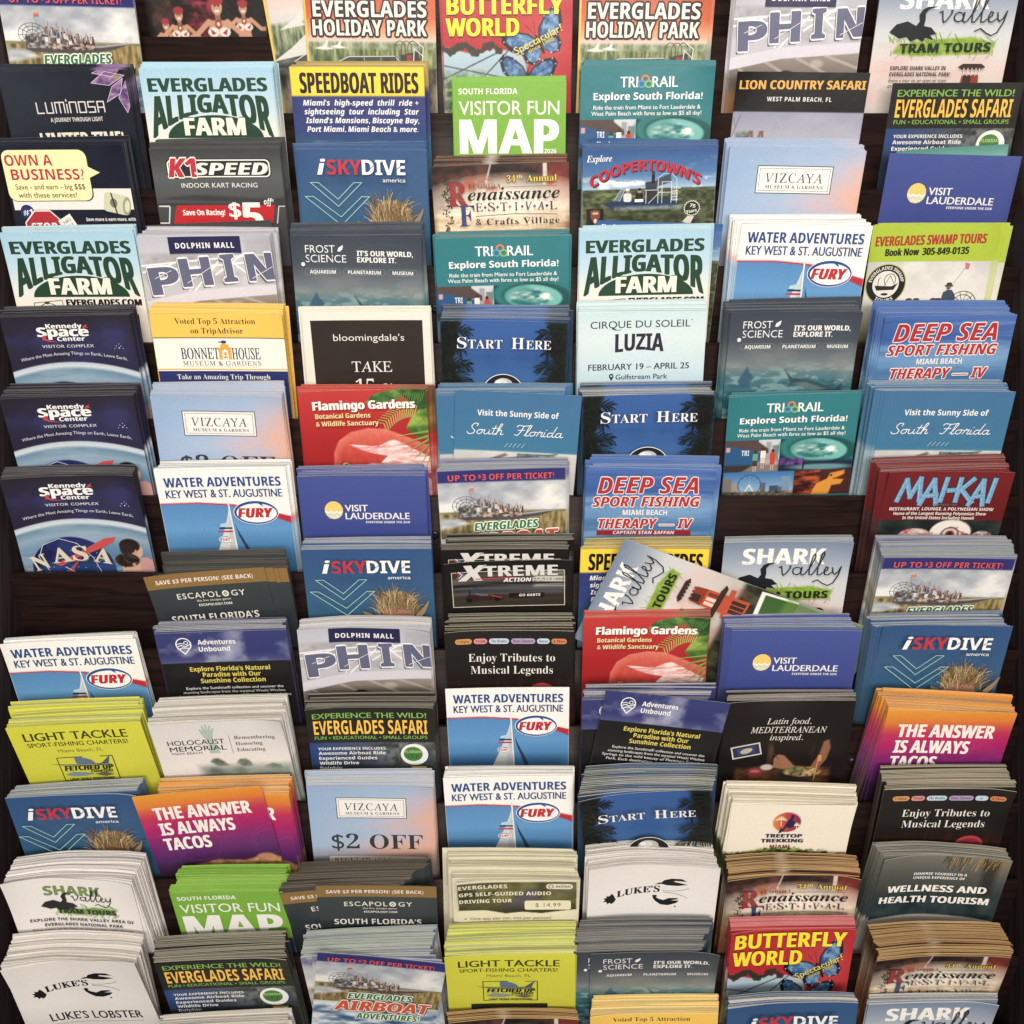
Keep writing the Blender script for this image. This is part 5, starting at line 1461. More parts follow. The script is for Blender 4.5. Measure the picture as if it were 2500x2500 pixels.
def d_xtreme():
    a = Art((24, 21, 20), 80, .7, [(206, 200, 178), (180, 174, 154), (214, 206, 186), (40, 38, 36), (196, 190, 168)])
    ph = a.box(6, 9.6, 94, 41)
    a.fuzz(ph, (24, 22, 22), (88, 84, 80), .012, .5, 4, k=2.6)
    a.put(a.box(70, 10, 94, 24, 4) * np.clip((a.n(.01, .6, 9) - .42) * 5, 0, 1), (190, 184, 172)); a.rect(6, 24, 94, 28, (60, 66, 78), .6, 2); a.rect(6, 30, 94, 41, (46, 40, 34), .8, 3)
    a.vline([(5.6, 9), (94, 9), (94, 41), (5.6, 41)], .5, (214, 206, 180), close=True)
    m = (206, 204, 200)
    for i, c in enumerate(((206, 50, 60), (206, 206, 210), (60, 120, 190))):
        a.vline([(9.5 + 1.8 * i, 8.6), (12 + 1.8 * i, 11.4), (9.5 + 1.8 * i, 14.4)], .8, c)
    a.text('X', 11, 33, 17, 14, m, 'bi', emb=1.4, out=(.6, (24, 21, 20))); a.text('TREME', 31, 88.5, 13.4, 9.4, m, 'b', emb=.8, out=(.5, (30, 28, 26)))
    a.vpoly([(24, 15), (56, 14.4), (56, 15), (24, 15.9)], (206, 60, 66)); a.text('ACTION', 46, 68, 18.6, 3.5, (226, 224, 220), 'bi', emb=.3); a.text('PARK', 69, 89, 18.6, 3.5, (206, 204, 200), 'r')
    a.vpoly([(15, 33), (18, 29.4), (30, 31), (40, 29.6), (46, 33.4), (44, 35.4), (34, 35), (17, 36)], (52, 24, 24)); a.vell(18.6, 34.6, 2.4, 2.4, (14, 13, 14)); a.vell(40.6, 34, 2.4, 2.4, (14, 13, 14)); a.vell(24.4, 25.6, 2.4, 2.6, (46, 62, 84)); a.vline([(24, 28.6), (28, 30), (33, 30)], 1.6, (92, 96, 108)); a.vline([(36, 30.6), (44, 32.6)], 1, (170, 50, 44)); a.vline([(19, 29), (19, 26)], 1.4, (40, 36, 36))
    a.vrect(50, 29, 78, 33, (22, 20, 20)); a.text('GO KARTS', 58, 75, 32, 2.3, (222, 220, 214), 'bi')
    return a


def d_advent():
    a = Art((48, 54, 112), 92, .8, [(206, 208, 210), (222, 220, 214), (120, 126, 140), (60, 66, 90)])
    sky = a.box(0, 0, 100, 28.4)
    a.grad([(0, (52, 58, 120)), (20, (46, 52, 116)), (28, (70, 76, 132))], m=sky)
    a.put(sky * np.clip((a.n(.05, .06, 4, 5) - .47) * 4, 0, 1) * .75, (160, 164, 190)); a.put(sky * np.clip(1 - np.hypot((a.U - 52) / 8, (a.V - 20) / 16), 0, 1) * .7, (186, 188, 204))
    a.rect(0, 28.4, 100, 92, (27, 26, 28))
    w_, y_ = (232, 230, 228), (216, 194, 70)
    pin = [(20 + 5.6 * math.cos(t), 11 + 5.8 * math.sin(t)) for t in np.linspace(math.pi * .82, math.pi * 2.18, 22)] + [(20, 20)]
    a.vline(pin, .9, w_, close=True); a.vline([(15, 13), (18, 11.6), (21, 13), (25, 11)], .8, w_); a.vline([(15.6, 15.4), (19, 14), (24.6, 14.6)], .8, w_); a.vline([(15, 10.6), (18, 9.6), (20, 10.4)], .7, w_)
    a.vline([(22 + 1.5 * math.cos(t), 9.4 + 1.5 * math.sin(t)) for t in np.linspace(0, 6.28, 10)], .6, w_)
    a.text('Adventures', 31, 60, 11.6, 4.4, w_, 'b', emb=.15); a.text('Unbound', 31, 55, 18, 4.4, w_, 'b', emb=.15)
    for t, u0, u1, b in (("Explore Florida's Natural", 21, 83, 36.6), ('Paradise with Our', 30, 75, 42.2), ('Sunshine Collection', 27.5, 78, 48)):
        a.text(t, u0, u1, b, 4.2, y_, 'b', emb=.2)
    for i, (t, u0, u1) in enumerate((('Explore the Sunshine\u00ae collection and uncover the', 15, 91), ('stunning landscapes from the mystical Weeki Wachee', 12, 92), ('Springs to the wild beauty of Flamingo Everglades', 8, 96), ('Park. Each destination', 12, 50))):
        a.text(t, u0, u1, 54 + 3.9 * i, 2.4, (214, 212, 210), 'r', emb=.1)
    return a


def d_holocaust():
    a = Art((220, 216, 212), 90, 1.2, [(206, 198, 180), (190, 184, 168), (216, 210, 194), (176, 168, 152)])
    a.grad([(0, (212, 208, 206)), (50, (226, 222, 218)), (90, (206, 202, 198))])
    G = (166, 188, 172)
    a.vpoly([(40, 33), (40.6, 22), (38.6, 16), (36.4, 10), (36, 7), (37.4, 6.8), (39, 9.6), (38.6, 3.6), (39.8, 3.4), (41, 8.4), (41.4, 2.4), (42.8, 2.4), (43, 8.4), (44.6, 3.4), (45.8, 3.8), (44.8, 9.6), (46.8, 6.4), (47.8, 7), (45.6, 13), (45, 20), (48, 33)], G)
    dk = (46, 44, 46)
    a.text('HOLOCAUST', 10, 53, 23, 5, dk, 'r', emb=.15); a.text('MEMORIAL', 10.4, 53.4, 29.4, 5, dk, 'r', emb=.15); a.text('MIAMI BEACH', 11, 34, 32.8, 2.3, dk, 'r')
    a.vline([(57.4, 15), (57.4, 34)], .3, dk)
    for i, t in enumerate(('Remembering', 'Honoring', 'Educating')):
        a.text(t, 61, (92, 81.5, 82.5)[i], 19 + 6.4 * i, 3.6, dk, 's', thin=-.008)
    for p in ([(38, 42), (41, 38.6), (45, 38.4), (49, 42), (52, 47), (44, 47)], [(58, 44), (61, 40), (66, 39.8), (69, 43), (70, 48), (62, 48)], [(80, 48), (86, 45.5), (92, 48), (92, 52), (80, 52)]):
        a.fuzz(a.pm(p, 1.4), (70, 92, 84), (116, 136, 126), .3, .3, 3)
    a.fuzz(a.box(30, 47, 100, 90, 8), (92, 110, 100), (150, 162, 150), .1, .1, 5)
    return a


def d_musical():
    a = Art((32, 28, 26), 88, 1.0, [(206, 198, 166), (226, 218, 186), (190, 182, 150), (60, 56, 50), (214, 206, 176)])
    a.grad([(0, (36, 32, 30)), (40, (28, 24, 23)), (56, (46, 26, 22)), (88, (60, 26, 24))])
    a.put(np.clip((a.n(.35, .01, 3) - .5) * 4, 0, 1) * np.clip((a.V - 40) / 16, 0, 1) * .5, (110, 44, 34))
    for t, u0, u1, c in (('Coldplay', 8, 21, (214, 146, 74)), ('Vivaldi', 22.4, 33, (222, 130, 130)), ('The Beatles', 34.4, 50, (182, 204, 222)), ('Hans Zimmer', 51.6, 70.4, (168, 146, 190)), ('Queen', 71.8, 81.6, (182, 206, 226)), ('& More', 83, 95, (214, 124, 66))):
        a.vrect(u0, 7, u1, 12, c, r=2.45); a.text(t, u0 + 1.5, u1 - 1.5, 10.6, 2.5, (60, 42, 44), 's')
    w_ = (228, 224, 216)
    a.text('Enjoy Tributes to', 18, 86, 28.4, 7.4, w_, 's', thin=-.010); a.text('Musical Legends', 19.5, 84.5, 40, 7.4, w_, 's', thin=-.010)
    a.vell(76, 58, 11, 9, (186, 52, 66), n=32); a.vell(76, 60, 10, 8, (150, 36, 50), n=32)
    return a


def d_latin():
    a = Art((27, 22, 22), 86, .7, [(206, 200, 190), (170, 164, 156), (216, 210, 200), (50, 46, 44)])
    a.put(np.clip(1 - np.hypot((a.U - 40) / 40, a.V / 26), 0, 1) * .25, (84, 78, 76))
    ph = np.clip((a.V - 36) / 10, 0, 1)
    a.put(ph * np.clip((a.n(.18, .02, 4) - .5) * 5, 0, 1) * np.clip(1 - np.hypot((a.U - 52) / 36, (a.V - 50) / 20), 0, 1), (110, 72, 44))
    a.poly([(12, 72), (30, 65), (60, 66), (84, 70), (90, 88), (8, 88)], (92, 52, 30), .9, 3); a.fuzz(a.box(12, 66, 88, 88, 3), (60, 32, 22), (136, 84, 46), .14, .3, 6, a=.7)
    sk = (140, 88, 62)
    a.poly([(72, 66), (78, 52), (80, 40), (84, 38), (86, 46), (84, 58), (77, 70)], sk, w=1.2); a.poly([(46, 66), (54, 64), (70, 66), (80, 64), (76, 69), (56, 70)], sk, w=1.2)
    a.poly([(42, 66), (42, 57), (45, 53), (50, 54), (56, 61), (60, 66), (50, 68)], (156, 100, 72), w=1)
    for i in range(4):
        a.vline([(42.6 + i * .4, 56 + i * 2.3), (47.4 + i * .5, 57 + i * 2.2)], .3, (130, 80, 58))
    a.vline([(40.6, 51), (45.6, 57)], .6, (70, 60, 56)); a.ell(37, 66, 5, 3, (206, 190, 176), .9, w=1)
    a.ell(60, 74, 16, 7, (60, 56, 54), w=1); a.ell(60, 72.6, 14, 5, (40, 42, 30)); a.fuzz(a.soft((np.hypot((a.U - 66) / 15, (a.V - 71) / 5) - 1) * 6, 1), (96, 66, 36), (206, 166, 104), .4, .5, 8, k=3); a.fuzz(a.soft((np.hypot((a.U - 60) / 7, (a.V - 69) / 3.4) - 1) * 4, 1), (60, 70, 34), (130, 130, 70), .5, .5, 9)
    a.rect(23, 68, 33, 76, (150, 48, 66), .9, 1.5); a.ell(28, 70, 4, 1.5, (206, 90, 104), .8); a.vrect(77, 54, 80, 60, (206, 140, 70)); a.vline([(77.4, 60), (76, 80)], .9, (196, 134, 76))
    a.vrect(7.4, 42.6, 31, 55, (206, 196, 184), rot=-12); a.vrect(8.6, 43.8, 29.8, 53.8, (40, 46, 92), rot=-12); a.vrect(12, 45.4, 26.4, 52.2, (56, 64, 112), rot=-12); a.vell(19, 49, 4.6, 2.6, (176, 168, 146), rot=-20); a.vell(22, 47.6, 2, 1.6, (186, 178, 156))
    w_ = (222, 216, 206)
    a.text('Latin food.', 33, 68, 22.4, 5.6, w_, 'si'); a.text('MEDITERRANEAN', 21, 81, 31, 5.8, w_, 'si'); a.text('inspired.', 37, 63, 38.4, 5.4, w_, 'si')
    return a


def d_tacos():
    a = Art((210, 60, 90), 92, 1.2, [(232, 184, 120), (236, 166, 80), (222, 190, 150), (240, 204, 150)])
    t = a.V + (a.U - 50) * .04
    a.grad([(0, (232, 142, 26)), (10, (228, 116, 34)), (22, (204, 40, 84)), (34, (186, 22, 104)), (48, (138, 30, 114)), (62, (96, 32, 112)), (76, (54, 24, 66)), (92, (28, 18, 34))], axis=t)
    rs = random.Random(2)
    for i in range(9):
        u = rs.uniform(0, 100)
        a.put(a.soft(np.abs(np.hypot(a.U - u, a.V - rs.uniform(0, 60)) - rs.uniform(12, 24)) - .2, 1) * .12, (255, 190, 170))
    a.fuzz(a.pm([(30, 76), (50, 72), (70, 75), (92, 70), (100, 74), (100, 92), (20, 92)], 2), (120, 70, 40), (206, 150, 90), .2, .2, 4); a.ell(88, 72, 7, 3, (190, 120, 96), w=1)
    w_ = (236, 228, 222)
    for t, u0, u1, b in (('THE ANSWER', 12, 87.5, 26), ('IS ALWAYS', 12.5, 71, 42), ('TACOS', 12, 48.5, 58)):
        a.text(t, u0, u1, b, 12.6, w_, 'b', emb=.75)
    return a


def d_treetop():
    a = Art((232, 222, 202), 84, 1.0, [(222, 208, 178), (232, 220, 192), (206, 192, 164), (226, 212, 184)])
    e = a.soft((np.hypot((a.U - 47) / 11.4, (a.V - 18) / 10.4) - 1) * 10, .7)
    a.grad([(36, (222, 132, 50)), (44, (206, 78, 52)), (52, (170, 40, 70)), (58, (120, 30, 84))], axis=a.U, m=e)
    N = (36, 34, 82)
    for cu, cv, k in ((42, 15, 1), (55, 21, .8)):
        for i in range(9):
            t = math.pi * (.05 + .9 * i / 8)
            a.vline([(cu, cv), (cu - 4.6 * k * math.cos(t), cv - 3.6 * k * math.sin(t) + 1.6 * abs(math.cos(t)) * k)], .6, (238, 214, 180))
        a.vline([(cu, cv), (cu + .6, cv + 7 * k)], .6, (238, 214, 180))
    a.vpoly([(44, 27), (46, 20), (48, 16), (50, 12.6), (52, 13), (51.6, 16), (54, 18), (53, 22), (50, 24), (47, 23), (45, 28)], N); a.vell(51, 11.6, 1.5, 1.7, N); a.vpoly([(41, 29), (43, 24), (45, 25), (43.4, 29)], N)
    a.text('TREETOP', 31, 61, 34, 3.8, N, 'b', emb=1.0); a.text('TREKKING', 28, 62.5, 39.2, 3.8, N, 'b', emb=1.0); a.text('MIAMI', 36, 52.5, 45.4, 3.6, (130, 52, 50), 'b', sp=1.2, emb=.4)
    gr = np.clip((a.V - 48 - 4 * np.sin(a.U * .05 + 2.4) + (a.n(.3, .3, 5) - .5) * 8) / 2, 0, 1)
    a.fuzz(gr, (34, 54, 24), (140, 150, 60), .25, .3, 7, k=3)
    return a


def d_tackle():
    a = Art((206, 206, 40), 92, 1.0, [(206, 210, 140), (186, 194, 70), (216, 218, 160), (170, 178, 80)])
    a.grad([(0, (214, 214, 40)), (50, (204, 204, 38)), (92, (190, 190, 36))])
    dk = (58, 60, 22)
    a.text('LIGHT TACKLE', 10, 87, 15, 8, dk, 'r', emb=.45); a.text('SPORT-FISHING CHARTERS!', 10.5, 85.5, 21.6, 4.3, dk, 'r', emb=.25); a.text('Miami Beach, FL', 31, 65, 28.4, 3.4, (112, 110, 36), 'r')
    k = (36, 38, 26)
    a.vline([(47, 34), (28, 34), (28, 59), (33, 59)], .7, k); a.vline([(61, 34), (70, 34), (70, 59), (64, 59)], .7, k)
    a.vpoly([(41, 41), (41, 34.6), (45, 34), (50, 35.6), (54, 38.6), (56, 42), (48, 42.6)], (96, 120, 150)); [a.vline([(42 + 1.6 * i, 35 + .3 * i), (43 + 1.6 * i, 41.6)], .25, (54, 70, 104)) for i in range(8)]
    a.vpoly([(22, 40), (34, 41.4), (48, 42), (60, 41.4), (68, 33.6), (65.6, 41.6), (69, 46), (62, 43.6), (46, 44.4), (34, 42.8)], (70, 84, 108))
    a.vpoly([(30, 52), (36, 49.6), (46, 50.6), (52, 52.6), (44, 54.4), (34, 54)], (120, 140, 160)); a.vpoly([(52, 53), (60, 51), (67, 53.6), (60, 55.6)], (90, 96, 80))
    a.text('FETCHED UP', 31, 68, 48, 5.4, k, 'bi', emb=.6, out=(.45, (206, 206, 60))); a.text('CHARTERS', 50, 67, 51, 2.7, k, 'bi', emb=.3); a.text('LIGHT TACKLE SPORTFISHING', 32, 66, 58.6, 2.4, k, 'bi', emb=.2)
    a.vrect(18, 63, 78, 70, (40, 42, 26))
    return a


def d_gps():
    a = Art((228, 220, 190), 84, .8, [(214, 206, 170), (200, 192, 160), (222, 214, 180), (190, 184, 152)])
    ph = a.pm([(1, 2.5), (99, 2.5), (99, 36), (86, 38), (70, 41), (54, 39), (40, 41), (24, 36.5), (1, 36)], .8)
    a.fuzz(ph, (52, 54, 30), (118, 112, 58), .05, .1, 4, k=2.4)
    a.put(ph * np.clip((a.n(.04, .06, 14) - .5) * 5, 0, 1) * .7, (34, 34, 26)); a.put(ph * a.pm([(36, 36), (58, 10), (66, 10), (70, 38)], 6) * .8, (84, 74, 104)); a.put(ph * a.box(74, 3, 100, 24, 8) * .4, (150, 140, 90)); a.put(ph * np.clip((a.V - 30) / 9, 0, .7), (34, 32, 26))
    w_ = (228, 222, 196)
    a.text('EVERGLADES', 2, 42, 9.6, 4.4, w_, 'b', emb=.35, sp=1.1); a.text('GPS SELF-GUIDED AUDIO', 2, 78, 18.4, 4.4, w_, 'b', emb=.35, sp=1.05); a.text('DRIVING TOUR', 2, 45.5, 27, 4.4, w_, 'b', emb=.35, sp=1.1)
    a.vrect(56, 25, 94.5, 36.4, (232, 224, 190), r=2); a.text('$ 14.99', 65, 86, 32.8, 4.6, (84, 76, 64), 'r', sp=1.1)
    a.vrect(74, 4.6, 96, 11, (222, 216, 192), r=3); a.vell(78, 7.8, 2.2, 2.4, (90, 90, 76)); a.vell(78, 7.8, 1.5, 1.7, (222, 216, 192)); a.text('action', 82, 94, 9, 3, (70, 72, 62), 'bi')
    a.vell(6, 46.6, .8, .8, (60, 56, 48), n=8); a.text('One app per car, not per person!', 10, 78, 48, 3, (110, 104, 92), 'r', emb=.1)
    return a


def d_lukes():
    a = Art((228, 223, 220), 88, 2.5, [(206, 200, 188), (216, 210, 198), (192, 186, 174), (222, 216, 206)])
    a.grad([(0, (222, 216, 212)), (50, (232, 227, 224)), (88, (214, 208, 206))])
    k = (26, 29, 34)
    a.text("LUKE'S:", 23, 58.5, 31, 6.8, k, 'sb', emb=.35, warp=lambda X, Y: (X, Y + 5.4 * ((58 - X) / 35) ** 1.4 - 2))
    a.vpoly([(12, 37.6), (14, 36.4), (12.6, 34), (15, 33.6), (14.6, 31.4), (17, 32.2), (19, 29.6), (20.4, 31.4), (22.4, 36.4), (21.6, 38.6), (19, 41.4), (17.6, 39.6), (15.6, 41), (15.2, 38.6)], k)
    a.vpoly([(52, 21), (56, 18.6), (57.4, 18.8), (59.4, 16), (65, 14), (73, 14.2), (77.6, 17), (68, 16.4), (67, 17.4), (72, 18.6), (78, 20.4), (70, 21.8), (62, 21.4), (57.6, 20.2)], k)
    a.vpoly([(51, 33), (54, 32.4), (55, 34), (54, 35), (56, 36.6), (60, 38), (64, 35.6), (70, 35.2), (72, 36.4), (65.6, 38), (72.4, 38.2), (70, 41), (64, 43.6), (58, 43), (54, 39.6), (52, 37)], k)
    a.vline([(59, 27.6), (68, 27.6), (76, 26), (79, 24)], .35, k); a.vline([(59, 29), (68, 30), (75, 32.6), (78.6, 35.4)], .35, k); a.vell(69.6, 44.6, .8, .8, k, n=10)
    a.text("LUKE'S LOBSTER", 17, 88, 71, 9.4, (40, 38, 42), 'r', emb=.35, sp=1.06); a.vline([(18, 75), (87, 75)], .3, (120, 116, 116))
    return a


def d_wellness():
    a = Art((58, 64, 62), 86, .8, [(196, 190, 172), (176, 172, 156), (206, 200, 184), (70, 72, 68)])
    a.grad([(0, (110, 110, 104)), (18, (78, 82, 80)), (40, (48, 58, 58)), (60, (32, 48, 52)), (66, (30, 44, 48))])
    a.put(np.clip((a.U - 58) / 30, 0, 1) * np.clip(1 - a.V / 26, 0, 1) * np.clip(a.n(.2, .1, 4) * 1.6 - .3, 0, 1), (150, 118, 66))
    a.rect(82, 4, 92, 60, (36, 34, 32), .7, 5); a.fuzz(a.box(0, 40, 100, 66, 8), (22, 38, 44), (60, 82, 84), .1, .06, 6, a=.6)
    rs = random.Random(7)
    for i in range(46):
        u = rs.uniform(50, 98); a.vline([(u, .6), (u - rs.uniform(0, 5), rs.uniform(6, 15))], .5, [(176, 136, 70), (110, 86, 50), (66, 58, 40)][i % 3])
    a.put(a.soft(62 + 5 * ((a.U - 50) / 50) ** 2 - a.V, 1), (190, 184, 176)); a.put(a.soft(66 + 6 * ((a.U - 50) / 50) ** 2 - a.V, 8) * .6, (110, 106, 100))
    w_ = (232, 229, 224)
    a.text('IMMERSE YOURSELF IN A', 28, 70, 19.6, 2.5, w_, 'b'); a.text('UNIQUE EXPERIENCE OF', 28.5, 69, 23.6, 2.5, w_, 'b')
    a.text('WELLNESS AND', 9.5, 88, 37, 6.8, w_, 'b', emb=.5); a.text('HEALTH TOURISM', 5, 92, 48.6, 6.8, w_, 'b', emb=.5)
    return a


def d_tealcard():
    a = Art((52, 120, 112), 60, 2.0, [(120, 150, 140), (60, 80, 76)])
    a.grad([(0, (70, 136, 124)), (8, (96, 160, 150)), (20, (40, 96, 96)), (60, (24, 56, 60))])
    return a

